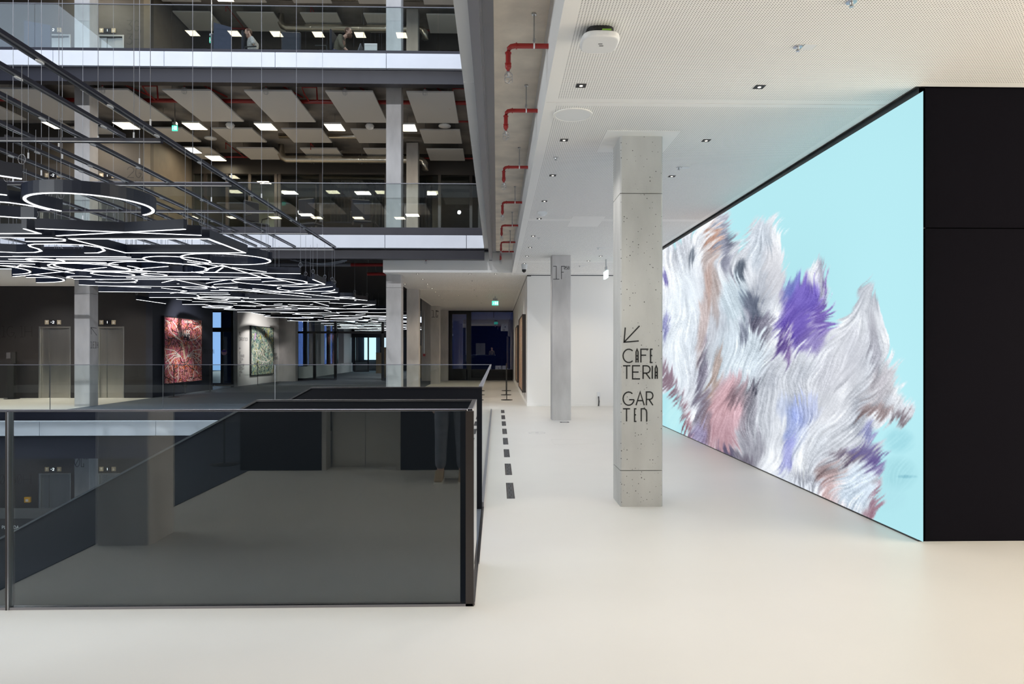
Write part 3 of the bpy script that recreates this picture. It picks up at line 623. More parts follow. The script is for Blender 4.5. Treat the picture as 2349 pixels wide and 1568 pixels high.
    B(XS + 0.002, XS + 0.05, YS, YW - 0.01, 3.345, ZC).build('top_rail', M['blackm'], t)
screen()
# ---------------- concrete pillars
def pillar(x, y, z0, z1, label, m, w=0.39, group=None, lifts=None):
    c = 0.012
    t = thing('concrete_pillar', label, 'pillar', (x + w / 2, y + w / 2, z0), group)
    def oct_(g=0): return [(x + c, y), (x + w - c, y), (x + w, y + c), (x + w, y + w - c), (x + w - c, y + w), (x + c, y + w), (x, y + w - c), (x, y + c)]
    zz = [z0] + [q for q in (lifts or []) if z0 < q < z1] + [z1]
    for a, b in zip(zz[:-1], zz[1:]):
        MB().prism(oct_(), a + (0.003 if a > z0 else 0), b - (0.003 if b < z1 else 0)).build('concrete_shaft', m, t)
    return t
p1 = pillar(1.126, 6.21, 0, ZC - 0.002, 'pitted grey concrete pillar lettered CAFETERIA and GARTEN, nearest the camera', M['conc'], lifts=[0.33, 2.86])
MB().prism([(0.985, 6.07), (1.64, 6.07), (1.64, 6.72), (0.985, 6.72)], ZC - 0.006, ZC - 0.001).build('ceiling_collar', M['ceil'], p1)
p2 = pillar(1.130, 14.0, 0, ZC - 0.002, 'slim grey concrete pillar marked 1F, in front of the white wall', M['concs'])
pl = pillar(PX(170, 17.76), 17.76, Z1, ZC - .002, 'pale concrete pillar between the two first-floor lifts, marked 1E 1H', M['concs'], lifts=[2.9])
pillar(PX(170, 17.76), 17.76, Z0, -1.0, 'concrete pillar on the lower floor, marked 0L', M['concs'])
pillar(PX(170, 17.76), 17.76, Z2, 8.3, 'left concrete pillar on the middle gallery', M['concs'])
pillar(PX(170, 17.76), 17.76, Z3, 12.7, 'left concrete pillar on the top gallery', M['concs'])
pillar(PX(885.5, 17.6), 17.6, 0, ZC - .002, 'pale concrete pillar at the corner of the cream ceiling, nearest of its row', M['concs'], lifts=[3.05])
pillar(PX(885.5, 17.6), 17.6, Z2, 8.3, 'right concrete pillar on the middle gallery behind the glass rail', M['concs'])
pillar(PX(885.5, 17.6), 17.6, Z3, 12.7, 'right concrete pillar on the top gallery behind the glass rail', M['concs'])
pillar(PX(932.6, 21.7), 21.7, 0, ZC - .002, 'beige concrete pillar, second of the row along the carpet', M['concs'])
pillar(PX(987.5, 29.7), 29.7, 0, ZC - .002, 'beige concrete pillar marked 1G near the glazed end wall', M['concs'], w=0.4)
pillar(PX(1010, 32.8), 32.8, 0, ZC - .002, 'beige concrete pillar touching the left side of the black window frame', M['concs'], w=0.37)
pillar(PX(966.5, 32.5), 32.5, 0, ZS, 'shaded concrete pillar with a conduit, behind the pillar marked 1G', M['concs'], w=0.5)
pillar(PX(932, 22.6), 22.6, Z2, 8.3, 'rear concrete pillar under the ducts of the middle gallery', M['concs'])
pillar(PX(932, 22.6), 22.6, Z3, 12.7, 'rear concrete pillar under the duct of the top gallery', M['concs'])
pillar(-2.93, 2.2, 0, ZS, 'concrete pillar reflected in the dark glass at the left', M['concs'])
# conduit with red call point on the shaded pillar
q = PX(973, 32.45); t = thing('call_point', 'small red call point with conduit on the shaded concrete pillar', 'alarm', (q, 32.45, 1.2))
B(q - 0.06, q + 0.06, 32.43, 32.5, 1.18, 1.3).build('case', M['red'], t); MB().tube([(q, 32.46, 1.3), (q, 32.46, 3.3)], 0.02, 6).build('conduit', M['chrome'], t)
# lettering
def sg(py, X, Y): return PZ(py, X, Y)
Yl = 6.21
def mf(u, v_, d): return (u, Yl - d, v_)
def U(px): return PX(px, Yl)
def V(py): return PZ(py, 1.3, Yl)
mb = MB()
def cp(x): return 1350 + x / 2.614
rows = [([('C', 205, 277), ('a', 283, 298), ('F', 312, 360), ('E', 370, 385)], 800.5, 831), ([('T', 205, 252), ('E', 262, 310), ('R', 325, 370), ('I', 380, 383), ('a', 398, 413)], 838.5, 868.5),
        ([('G', 205, 275), ('A', 283, 335), ('R', 345, 387)], 898.5, 929), ([('T', 205, 250), ('E', 274, 288), ('n', 314, 350)], 937, 966)]
for it, a, b in rows: text_px(mb, [(c, U(cp(x0 + 2)), U(cp(x1 - 1))) for c, x0, x1 in it], V(a), V(b), mf, 0.0115)
text_px(mb, [('<', U(1431.5), U(1467))], V(747), V(784.5), mf, 0.0115)
mb.build('lettering', M['ink'], p1)
Yl = 14.0; mb = MB()
text_px(mb, [('1', U(1269), U(1283)), ('F', U(1288), U(1295.5))], V(610.5), V(640), mf, 0.011)
text_px(mb, [('0', U(1294), U(1297.5)), ('5', U(1298.5), U(1301.5)), ('8', U(1302.5), U(1306))], V(610.5), V(617.5), mf, 0.007)
mb.build('lettering', M['ink'], p2)
def find(s): return [o for o in bpy.data.objects if o.get('label', '').find(s) >= 0][0]
Yl = 29.7; mb = MB(); text_px(mb, [('1', U(990), U(998)), ('l', U(999), U(1004))], PZ(712, -2.9, Yl), PZ(727, -2.9, Yl), mf, 0.02)
text_px(mb, [('0', U(1000.5), U(1002)), ('0', U(1003), U(1004.2)), ('6', U(1005), U(1006))], PZ(712, -2.9, Yl), PZ(715, -2.9, Yl), mf, 0.012)
mb.build('lettering', M['ink'], find('marked 1G'))
Yl = 17.76; mb = MB(); pz = lambda p: PZ(p, -10.8, Yl)
text_px(mb, [('0', U(171), U(183)), ('l', U(184), U(192))], pz(1047.5), pz(1070), mf, 0.012); text_px(mb, [('0', U(192), U(195)), ('5', U(196), U(198)), ('8', U(199), U(201))], pz(1047.5), pz(1053), mf, 0.007)
mb.build('lettering', M['ink'], find('marked 0L'))
xr = PX(170, 17.76) + 0.39
def mfs(u, v_, d): return (xr + d, u, v_)
mb = MB(); text_px(mb, [('^', 17.82, 18.08)], 2.03, 1.83, mfs, 0.012); text_px(mb, [('1', 17.80, 17.88), ('E', 17.91, 17.98), ('1', 18.0, 18.06), ('H', 18.08, 18.14)], 1.66, 1.50, mfs, 0.01)
mb.build('lettering', M['ink'], pl)
# ---------------- lifts
floors = [(Z0, '-', 'lower floor'), (Z1, '', 'first floor'), (Z2, '', 'middle gallery'), (Z3, '', 'top gallery')]
for zf, _, nm in floors:
    for k, (a, b) in enumerate(lifts):
        x0, x1 = PX(a, YL), PX(b, YL); side = ('left', 'right')[k]
        lab = '%s lift on the %s, brushed steel doors in a steel frame' % (side, nm)
        t = thing('lift', lab, 'lift', ((x0 + x1) / 2, YL, zf))
        fm = MB().box(x0, x0 + 0.05, YL - 0.02, YL + 0.12, zf, zf + 2.17).box(x1 - 0.05, x1, YL - 0.02, YL + 0.12, zf, zf + 2.17).box(x0 + 0.05, x1 - 0.05, YL - 0.02, YL + 0.12, zf + 2.12, zf + 2.17)
        fm.build('door_frame', M['steel'], t, bevel=0.004)
        n = 4; wdt = (x1 - x0 - 0.1) / 2
        cuts = [x0 + 0.05, x0 + 0.05 + wdt * 0.52, x1 - 0.05 - wdt * 0.45, x1 - 0.05] if k == 0 else [x0 + 0.05, x0 + 0.25, x0 + 0.05 + wdt * 1.3, x1 - 0.05]
        for i in range(3): B(cuts[i] + 0.003, cuts[i + 1] - 0.003, YL + 0.05 + 0.02 * (i % 2), YL + 0.08 + 0.02 * (i % 2), zf, zf + 2.12).build('door_leaf', M['steel'], t)
        # indicator: two arrow plates and a display
        ia, ib = [(104, 141), (229, 266)][k]; zc = zf + EYE + (HY - 739) / F * (YL - 0.22) - 0.0
        X0, X1 = PX(ia, YL), PX(ib, YL); s = (X1 - X0); u = thing('floor_indicator', 'floor display with two arrow plates above the %s lift, %s' % (side, nm), 'sign', ((X0 + X1) / 2, YL - 0.03, zc))
        B(X0 + s * .26, X1 - s * .26, YL - 0.03, YL, zc - 0.065, zc + 0.065).build('display', M['blackm'], u)
        for (p0, p1, ch) in ((X0, X0 + s * .25, 'u'), (X1 - s * .25, X1, 'd')):
            pq = B(p0, p1, YL - 0.025, YL, zc - 0.065, zc + 0.065).build('arrow_plate', M['dispa'], u)
            Yl = YL - 0.026; mb = MB(); text_px(mb, [(ch, p0 + s * .07, p1 - s * .07)], zc + 0.04, zc - 0.04, mf, 0.012); mb.build('arrow', M['white'], pq)
        Yl = YL - 0.031; mb = MB(); c0 = (X0 + X1) / 2
        text_px(mb, [('-', c0 - 0.06, c0 - 0.03), ('2', c0 - 0.01, c0 + 0.04)] if k == 0 else [('I', c0 - 0.005, c0 + 0.005)], zc + 0.035, zc - 0.035, mf, 0.012); mb.build('digit', M['disp'], u)
# wall lettering beside the lifts (painted on the wall)
def wall_text(items, y0, y1, m, lab, st, Y=YL):
    global Yl
    Yl = Y; xx = PX(items[0][1], Y); mb = MB()
    text_px(mb, [(c, PX(a, Y), PX(b, Y)) for c, a, b in items], PZ(y0, xx, Y), PZ(y1, xx, Y), mf, st)
    tag(mb.build('wall_lettering', m, loc=(xx, Y, PZ(y1, xx, Y))), lab, 'sign')
wall_text([('1', 4, 13), ('G', 16, 33), (',', 34, 37), ('1', 46, 54), ('H', 57, 73)], 748, 772.5, M['inkd'], 'black lettering 1G 1H on the dark first-floor lift wall', 0.022)
wall_text([('0', 0, 10), ('0', 14, 22), ('G', 26, 36), ('0', 40, 50), ('H', 54, 71)], 1088, 1110, M['inkd'], 'black lettering on the dark wall of the lower floor', 0.02)
wall_text([('2', 292, 307), ('G', 311, 324), (',', 325, 328)], 383, 407, M['ink'], 'black lettering 2G on the middle gallery wall', 0.022)
wall_text([('2', 292, 307), ('H', 311, 322)], 414, 438, M['ink'], 'black lettering 2H on the middle gallery wall', 0.022)
wall_text([('3', 291, 303), ('G', 307, 320), (',', 321, 324)], 47, 71, M['ink'], 'black lettering 3G on the top gallery wall', 0.022)
wall_text([('3', 291, 303), ('H', 307, 319)], 78, 102, M['ink'], 'black lettering 3H on the top gallery wall', 0.022)
# steel lift reflected in the dark glass
t = thing('lift', 'steel lift seen only as a reflection in the dark parapet glass', 'lift', (-1.62, -0.6, 0))
MB().box(-2.08, -2.03, -0.74, -0.52, 0, 2.2).box(-1.2, -1.15, -0.74, -0.52, 0, 2.2).box(-2.03, -1.2, -0.74, -0.52, 2.15, 2.2).build('door_frame', M['steel'], t)
for a in (-2.03, -1.613): B(a, a + 0.411, -0.82, -0.79, 0, 2.15).build('door_leaf', M['steel'], t)
# ---------------- stair with black parapets and glass balustrades
XR = -0.135; ZRl = 1.098
def balustrade(name, label, loc): return thing(name, label, 'railing', loc)
Yf = 3.82
t = balustrade('glass_balustrade', 'foreground glass balustrade with thin steel handrail across the stairwell', (-1.5, Yf, 0))
xpost = PX(22, Yf); xc = PX(1087, Yf)
B(-4.2, XR - 0.03, Yf - 0.012, Yf + 0.012, ZRl - 0.012, ZRl).build('handrail', M['rail'], t, bevel=0.002)
B(-4.2, xpost - 0.012, Yf - 0.006, Yf + 0.006, 0.01, ZRl - 0.012).build('glass_pane', M['fglass'], t)
B(xpost + 0.008, XR - 0.07, Yf - 0.006, Yf + 0.006, 0.01, ZRl - 0.012).build('glass_pane', M['fglass'], t)
B(xpost - 0.010, xpost + 0.002, Yf - 0.02, Yf + 0.03, 0.0, ZRl - 0.012).build('post', M['brown'], t)
B(xpost + 0.002, xpost + 0.007, Yf - 0.02, Yf + 0.02, 0.0, ZRl - 0.012).build('post_edge', M['chrome'], t)
B(-4.2, XR, Yf - 0.015, Yf + 0.02, 0, 0.014).build('floor_channel', M['rail'], t)
B(xc - 0.045, xc, Yf - 0.015, Yf + 0.015, 0, ZRl - 0.012).build('corner_post', M['brown'], t)
t = balustrade('glass_balustrade', 'short glass side balustrade at the right corner of the stairwell', (XR, 4.2, 0))
B(XR - 0.03, XR, Yf + 0.02, 4.56, ZRl - 0.012, ZRl).build('handrail', M['rail'], t, bevel=0.002)
B(XR - 0.012, XR, Yf + 0.02, 4.55, 0.01, ZRl - 0.012).build('glass_pane', M['fglass'], t)
B(XR - 0.01, XR + 0.012, Yf + 0.0, 4.56, 0.0, 0.02).build('floor_channel', M['rail'], t)
# black rear parapet of the opening (front side of the stair), sloping down with the flight
def para(y0, y1, xbend, label, zb=-0.35, slope=0.54, xe=-8.3):
    t = thing('stair_parapet', label, 'parapet', (XR - 0.1, y0, 0))
    top = ZRl - 0.012; xe2 = xe; dz = (xbend - xe2) * slope
    MB().prism([(XR, zb), (XR, top), (xbend, top), (xe2, top - dz), (xe2, top - dz - 1.5), (xbend, zb)], y0, y1, axes='xz').build('parapet_panel', M['parapet'], t)
    rl = MB(); rl.prism([(XR, top), (XR, top + 0.012), (xbend - 0.003, top + 0.012), (xe2, top - dz + 0.014), (xe2, top - dz), (xbend, top)], y0 - 0.012, y1 + 0.005, axes='xz')
    rl.build('handrail', M['rail'], t)
    return t
para(4.56, 4.585, PX(590, 4.56), 'black stair parapet with steel rail sloping down behind the foreground glass')
para(6.16, 6.19, PX(715, 6.16), 'second black stair parapet, behind the nearer one', xe=-8.3)
t = thing('staircase', 'dark staircase going down between the two black parapets', 'staircase', (-0.9, 5.4, -0.3))
xb = PX(590, 4.56)
B(xb, -0.135, 4.59, 6.15, -0.3, -0.0).build('landing', M['carpet'], t)
for k in range(24): B(xb - 0.3 * (k + 1), xb - 0.3 * k, 4.59, 6.15, -0.163 * (k + 1) - 0.25, -0.163 * (k + 1)).build('step', M['carpet'], t)
B(-0.14, -0.118, 4.56, 6.19, -0.3, 0.012).build('floor_channel', M['rail'], t)
# slanted black infill under the opening towards the front edge
struct(B(-4.4, -0.14, 3.83, 3.86, -0.31, -0.01).build('trim_8', M['beam']))
# gallery side balustrade, from the stair to the far corner
t = balustrade('glass_balustrade', 'long glass balustrade running away along the right edge of the atrium', (XR, 11, 0))
B(XR - 0.03, XR + 0.005, 6.2, 16.24, ZRl - 0.015, ZRl + 0.01).build('handrail', M['slate'], t, bevel=0.003)
for a, b in ((6.2, 8.9), (8.91, 11.6), (11.61, 14.3), (14.31, 16.22)): B(XR - 0.012, XR, a, b, 0.01, ZRl - 0.015).build('glass_pane', M['glass'], t)
B(XR - 0.022, XR + 0.014, 6.2, 16.24, -0.002, 0.05).build('floor_channel', M['slate'], t)
t = balustrade('glass_balustrade', 'far glass balustrade of the first floor facing the atrium', (-6, 16.27, 0))
sx = sorted([PX(q, 16.27) for q in (115, 374, 631, 888)]); B(-19, XR, 16.25, 16.28, ZRl - 0.006, ZRl + 0.008).build('handrail', M['slate'], t)
ed = [-19, PX(-142, 16.27)] + sx + [XR]
for a, b in zip(ed[:-1], ed[1:]): B(a + 0.007, b - 0.007, 16.26, 16.274, -0.02, ZRl - 0.006).build('glass_pane', M['glass'], t)
for s_ in sx: B(s_ - 0.006, s_ + 0.006, 16.262, 16.272, 0.0, ZRl).build('joint_strip', M['chrome'], t)
for zf, nm, sm in ((4.46, 'middle', [340, 725, 990]), (8.82, 'top', [394, 643, 1005])):
    t = balustrade('glass_balustrade', 'glass balustrade of the %s gallery above its white fascia' % nm, (-6, 16.97, zf))
    B(-19, -0.3, 16.95, 16.98, zf + 1.1, zf + 1.118).build('handrail', M['slate'], t)
    ed = [-19, PX(80, 16.97)] + sorted(PX(q, 16.97) for q in sm) + [-0.31]
    for a, b in zip(ed[:-1], ed[1:]): B(a + 0.006, b - 0.006, 16.96, 16.974, zf - 0.05, zf + 1.1).build('glass_pane', M['fglass'], t)
# ================================================================== upper gallery ceilings: boards, lamps, pipes, ducts
def near(o, *a): return dup(o, *a)
BW = 1.2
colx = [PX(932, 17.43) - 2.05 * k for k in range(8)]
rowsB = [(17.43, 2.33), (20.4, 1.3), (22.35, 1.3)]
ordn = ['rightmost', 'second from the right', 'third from the right', 'fourth from the right', 'fifth from the right', 'sixth from the right', 'seventh from the right', 'eighth from the right']
rown = ['long front row', 'short middle row', 'rear row']
protoB = {}
for zf, gn in ((Z2, 'middle'), (Z3, 'top')):
    zp = zf + 3.55
    for r, (y0, dy) in enumerate(rowsB):
        if zf == Z3 and r == 0: continue
        for k, x0 in enumerate(colx[:7 if r == 0 else 6]):
            if r == 2 and k in (1, 2) and zf == Z2: pass
            lab = 'white hanging acoustic board, %s gallery, %s, %s' % (gn, rown[r], ordn[k])
            key = r
            if key not in protoB:
                t = thing('acoustic_board', lab, 'ceiling board', (x0, y0, zp), 'acoustic boards under the gallery ceilings')
                B(x0, x0 + BW, y0, y0 + dy, zp, zp + 0.045).build('board', M['board'], t, bevel=0.004)
                wm = MB()
                for (a, b) in ((x0 + .15, y0 + .2), (x0 + BW - .15, y0 + .2), (x0 + .15, y0 + dy - .2), (x0 + BW - .15, y0 + dy - .2)): wm.tube([(a, b, zp + 0.04), (a, b, zp + 0.3)], 0.004, 5)
                wm.build('hanger_wires', M['wire'], t); protoB[key] = t
            else:
                dup(protoB[key], (x0, y0, zp), lab)
# lamps between the boards
lp = None; ln = 0
def lamp(x, y, z, lab, grp='warm square ceiling lamps of the galleries', sx=0.5, sy=0.6):
    global lp
    if lp is None:
        lp = thing('gallery_lamp', lab, 'ceiling lamp', (x, y, z), grp)
        B(x - sx / 2, x + sx / 2, y - sy / 2, y + sy / 2, z + 0.004, z + 0.05).build('lamp_body', M['board'], lp)
        B(x - sx / 2 + .01, x + sx / 2 - .01, y - sy / 2 + .01, y + sy / 2 - .01, z, z + 0.006).build('lamp_panel', M['lamp'], lp)
        MB().tube([(x, y, z + 0.05), (x, y, z + 0.378)], 0.006, 6).build('suspension', M['wire'], lp)
    else: dup(lp, (x, y, z), lab)
for k, q in enumerate((935, 768, 610, 447, 290, 130)):
    x, y, z = P(q, 292, 20.0); lamp(x, y, 7.93, 'glowing warm square lamp, front row of the middle gallery, %s' % ordn[k])
for k, (q, p_, y) in enumerate(((437, 335, 22.4), (495, 373, 23.3))):
    x, _, _ = P(q, p_, y); lamp(x, y, 7.93, 'glowing warm square lamp deeper in the middle gallery, %s one' % ('farther right' if k else 'farther left'))
x, _, _ = P(437, 12, 19.0); lamp(x, 21.2, 12.32, 'glowing warm square lamp at the top edge of the photo')
for k, q in enumerate((935, 768, 610, 290, 130)):
    x, y, z = P(q, 292, 20.0); lamp(x, 20.3, 12.32, 'warm square lamp high in the top gallery, %s' % ordn[k])
# near galleries, seen only mirrored in the glass rails
for k in range(6): lamp(-4.75 - 2.02 * k, 0.4, 7.92, 'warm lamp mirrored in the middle gallery glass rail, %s' % ordn[k])
for k in range(6): lamp(-4.65 - 2.02 * k, 0.5, 16.82, 'warm lamp mirrored in the top gallery glass rail, %s' % ordn[k])
for k in range(5): dup(protoB[0], (-4.4 - 2.02 * k, 0.9, 8.0), 'white board mirrored in the middle gallery glass rail, %s' % ordn[k])
# real light of the gallery lamps
for zf in (Z2, Z3):
    for x in (-2.8, -5.5, -8.5, -12): area(x, 20.0, zf + 3.45, 0.6, 0.6, 42, (1.0, 0.88, 0.72))
    for x in (-4, -9): area(x, 1.5, zf + 3.4, 0.6, 0.6, 60, (1.0, 0.85, 0.65))
area(-8.6, 22.7, Z2 + 3.2, 0.4, 0.4, 60, (1.0, 0.78, 0.5))
# red sprinkler pipes in the galleries
def spr_head(mb_, x, y, z):
    mb_.lathe((x, y, z), [(0.012, 0), (0.016, -0.02), (0.008, -0.04)], 8)
def cage(x, y, z, par, s=1.0):
    mb = MB(); r = 0.03 * s
    for k in range(5):
        a = 2 * PI * k / 5; mb.tube([(x + .012 * math.cos(a), y + .012 * math.sin(a), z), (x + r * math.cos(a), y + r * math.sin(a), z - .02 * s), (x + r * math.cos(a), y + r * math.sin(a), z - .075 * s), (x, y, z - .085 * s)], 0.0016 * s, 4, False)
    for zz in (-.03, -.055): mb.tube([(x + r * math.cos(t * PI / 6), y + r * math.sin(t * PI / 6), z + zz * s) for t in range(13)], 0.0016 * s, 4, False)
    mb.lathe((x, y, z), [(0.010, 0), (0.012, -0.012), (0.004, -0.03), (0.012, -0.034), (0.012, -0.036)], 8)
    return mb.build('sprinkler_cage', M['chrome'], par)
for zf, gn in ((Z2, 'middle'),):
    z = zf + 3.72; t = thing('sprinkler_main', 'thick red sprinkler pipe behind the front boards of the middle gallery', 'pipe', (-7, 18.6, z))
    MB().tube([(-16, 18.6, z), (-0.5, 18.6, z)], 0.055, 10).build('pipe', M['red'], t)
    for k, q in enumerate((235, 423, 610, 791, 975)):
        x, y, _ = P(q, 195, 17.25); zc = zf + 3.83
        o = MB(); o.tube([(x + 0.55, 18.55, zc - 0.02), (x + 0.02, y, zc), (x, y, zc - 0.03), (x, y, zc - 0.26)], 0.02, 8); b = o.build('branch_pipe', M['red'], t)
        cage(x, y, zc - 0.26, t, 2.0)
    for k, q in enumerate((340, 700, 1040)):
        X = PX(q, 18.2)
        o = MB(); o.tube([(X, 18.6, z), (X, 18.1, z + 0.03), (X, 17.9, z + 0.12), (X + 0.38, 17.9, z + 0.12), (X + 0.4, 17.9, z - 0.22)], 0.022, 8); o.build('branch_pipe', M['red'], t)
for zz, y, a, b in ((Z2 + 3.62, 23.6, UX + .3, 0.5), (Z3 + 3.62, 23.6, UX + .3, 0.5), (Z2 + 3.75, 20.2, -1.6, 0.5)):
    t = thing('sprinkler_main', 'thin red sprinkler pipe %s' % ('above the glazed rooms of the middle gallery' if zz < 9 and y > 22 else ('above the glazed rooms of the top gallery' if zz > 9 else 'at the right end of the middle gallery')), 'pipe', ((a + b) / 2, y, zz))
    MB().tube([(a, y, zz), (b, y, zz)], 0.03, 8).build('pipe', M['red'], t)
    for k in range(4): MB().tube([(a + (b - a) * (k + .6) / 4, y, zz), (a + (b - a) * (k + .6) / 4, y - 1.6, zz), (a + (b - a) * (k + .6) / 4, y - 1.6, zz - 0.2)], 0.018, 6).build('branch_pipe', M['red'], t)
for i, (q, p_, y, wd) in enumerate(((845, 607, 18.3, 100), (862, 628, 20.2, 60))):
    t = thing('sprinkler_main', 'red sprinkler pipe stub under the black soffit, %s of two' % ('upper' if i == 0 else 'lower'), 'pipe', P(q, p_, y))
    MB().tube([P(q - wd / 2 + 10, p_, y), P(q + wd / 2, p_, y)], 0.045, 8).build('pipe', M['red'], t)
    a = P(q, p_, y); MB().tube([a, (a[0], a[1], ZS + .01)], .008, 5).build('hanger_rod', M['chrome'], t)
t = thing('soffit_pipe', 'dark grey pipe hung under the black soffit above the light cloud', 'pipe', P(720, 607, 18.4)); MB().tube([P(560, 606, 18.4), P(805, 607, 18.4)], 0.05, 8).build('pipe', M['slate'], t)
for q in (590, 690, 790): a = P(q, 606, 18.4); MB().tube([a, (a[0], a[1], ZS + .01)], .008, 5).build('hanger_rod', M['chrome'], t)
# ducts
for zf, gn in ((Z2, 'middle'), (Z3, 'top')):
    dz = zf - Z2; y = 23.0; z = 7.84 + dz - (0.0 if dz == 0 else 0.0); x0, x1 = PX(645, y), PX(968, y)
    t = thing('ventilation_duct', 'silver round ventilation duct with bent ends above the %s gallery rooms' % gn, 'duct', ((x0 + x1) / 2, y, z))
    o = MB(); o.tube([(x0, y - 0.0, z + 0.9), (x0, y, z + 0.18), (x0 + 0.05, y, z + 0.06), (x0 + 0.18, y, z), (x1 - 0.15, y, z), (x1 + 0.02, y, z - 0.04), (x1 + 0.1, y, z - 0.14), (x1 + 0.1, y, z - 0.35)], 0.12, 14); o.build('duct_tube', M['duct'], t, smooth=True)
    for xx in (x0 + 1.0, x0 + 2.6, x1 - 1.2, x1 - 0.45):
        rg = MB(); rg.tube([(xx - 0.02, y, z), (xx + 0.02, y, z)], 0.128, 14); rg.build('joint_ring', M['duct'], t)
        B(xx + 0.08, xx + 0.09, y - 0.005, y + 0.005, z - 0.15, z + 0.75).build('hanger_rod', M['chrome'], t)
    y2 = 21.9; t2 = thing('ventilation_duct', 'silver straight ventilation duct behind the lamps of the %s gallery' % gn, 'duct', (-5, y2, 8.0 + dz + 0.3))
    MB().tube([(PX(640, y2), y2, 8.28 + dz), (PX(1000, y2), y2, 8.28 + dz)], 0.09, 12).build('duct_tube', M['duct'], t2, smooth=True)
    for q in (465, 577):
        pass
# smoke detectors, speakers of the middle gallery
for i, (q, p_, y) in enumerate(((528, 288, 19.9), (848, 291, 19.9), (1020, 293, 19.9), (483, 313, 21.2))):
    x, _, _ = P(q, p_, y)
    t = thing('ceiling_sensor', 'white %s hanging among the middle gallery boards, %s' % ('globe' if i < 2 else 'disc', ('left one', 'right one by the pillar', 'right end', 'left end')[i]), 'sensor', (x, y, 8.0))
    pr = [(0.02, 0.05), (0.09, 0.03), (0.13, -0.03), (0.10, -0.10), (0.02, -0.14)] if i < 2 else [(0.03, 0.02), (0.18, 0.0), (0.18, -0.03), (0.03, -0.05)]
    MB().lathe((x, y, 7.98), pr, 14).build('sensor_head', M['plate'], t, smooth=True); MB().tube([(x, y, 8.02), (x, y, 8.3)], 0.012, 6).build('stem', M['blackm'], t)
# ================================================================== gallery sprinklers on the right
for k, y in enumerate((3.67, 5.02, 6.37, 8.33, 10.3, 12.2, 14.07, 15.4)):
    z = EYE + 2.244; x = 0.083
    t = thing('sprinkler', 'red elbow sprinkler pipe with wire cage beside the ceiling edge, %s' % ('just above the frame', 'nearest in view', 'second in view', 'third in view', 'fourth in view', 'fifth in view', 'sixth in view', 'farthest')[k], 'sprinkler', (x, y, z), 'red sprinklers along the ceiling edge')
    o = MB(); o.tube([(XE - 0.012, y, z), (x + 0.05, y, z), (x + 0.02, y, z - 0.006), (x + 0.006, y, z - 0.02), (x, y, z - 0.05), (x, y, z - 0.145)], 0.0185, 12)
    for a, b in (((x + 0.055, y, z), (x + 0.065, y, z)), ((x, y, z - 0.05), (x, y, z - 0.058)), ((x, y, z - 0.128), (x, y, z - 0.136))): o.tube([a, b], 0.024, 12)
    o.lathe((x, y, z), [(0.02, -0.136), (0.024, -0.15), (0.02, -0.166), (0.012, -0.178), (0.010, -0.19)][::-1], 12)
    o.build('red_pipe', M['red'], t, smooth=False)
    cage(x, y, z - 0.19, t)
    r = MB(); xr_ = x + 0.19; r.tube([(xr_, y, z + 0.02), (xr_, y, ZS - 0.006)], 0.005, 6); r.lathe((xr_, y, ZS), [(0.018, -0.012), (0.018, -0.001)], 12); r.tube([(xr_ - 0.001, y, z + 0.03), (xr_ + 0.001, y, z + 0.055)], 0.010, 6)
    r.build('hanger_rod', M['chrome'], t)
    cl = MB(); cl.tube([(xr_ - 0.006, y, z), (xr_ + 0.006, y, z)], 0.021, 12); cl.build('pipe_clamp', M['plate'], t)
for i, (q, y) in enumerate(((977, 17.05), (1148, 17.05))):
    x = PX(q, y); z = 3.72
    t = thing('sprinkler', 'short red sprinkler in front of the white fascia, %s one' % ('left' if i == 0 else 'right'), 'sprinkler', (x, y, z))
    o = MB(); o.tube([(x, y, ZS - 0.01), (x, y, z)], 0.02, 8); o.lathe((x, y, z), [(0.012, -0.05), (0.026, -0.025), (0.02, 0.0)], 8); o.build('red_pipe', M['red'], t); cage(x, y, z - 0.05, t)
# ================================================================== things in the perforated ceiling
def ceil_xy(px, py, z=ZC): 
    X, Y, _ = FL(px, py, z); return X, Y
dl = [(1333, 196), (1742, 199), (1294, 321), (1620, 322), (1268, 402), (1541, 404), (1249, 461), (1237, 501), (1223, 541), (1216, 567), (1209, 587), (1203, 604), (1378, 587), (1350, 598), (958, 628), (1078, 628), (1137, 628), (970, 640), (981, 651), (991, 661), (999, 669), (1007, 677), (1014, 683), (1020, 689), (1052, 677), (1039, 708), (1071, 708), (929, 651)]
dlp = None
for i, (a, b) in enumerate(dl):
    x, y = ceil_xy(a, b); x += 0
    col = 'black' if b < 700 else 'black'
    if i < 14: lab = 'small square black downlight in the white perforated ceiling, %s' % (['nearest, left row', 'nearest, right row', 'second of the left row', 'second of the right row', 'third of the left row', 'third of the right row', 'fourth of the left row', 'fifth of the left row', 'sixth of the left row', 'seventh of the left row', 'eighth of the left row', 'ninth of the left row', 'far, right of the marked pillar', 'farthest, right of the marked pillar'][i])
    else: lab = 'tiny square downlight in the distant cream ceiling, ' + ('right of the upper gallery edge', 'second from the corner of the front row', 'leftmost of the front row', 'left row first', 'left row second', 'left row third', 'left row fourth', 'left row fifth', 'left row sixth', 'left row seventh', 'left row eighth', 'middle of the ceiling', 'left of the exit sign', 'right of the exit sign', 'beside the nearest pillar')[i - 14]
    if dlp is None:
        dlp = thing('square_downlight', lab, 'downlight', (x, y, ZC))
        MB().box(x - .037, x + .037, y - .037, y + .037, ZC - 0.003, ZC - 0.0005).build('black_trim', M['ink'], dlp)
        MB().lathe((x, y, ZC), [(0.010, -0.006), (0.013, -0.0035)], 12).build('lens', M['lens'], dlp); o = dlp
    else: o = dup(dlp, (x, y, ZC), lab)
    if i >= 14: o['group'] = 'tiny downlights of the cream ceiling'
    else: o['group'] = 'square downlights of the perforated ceiling'
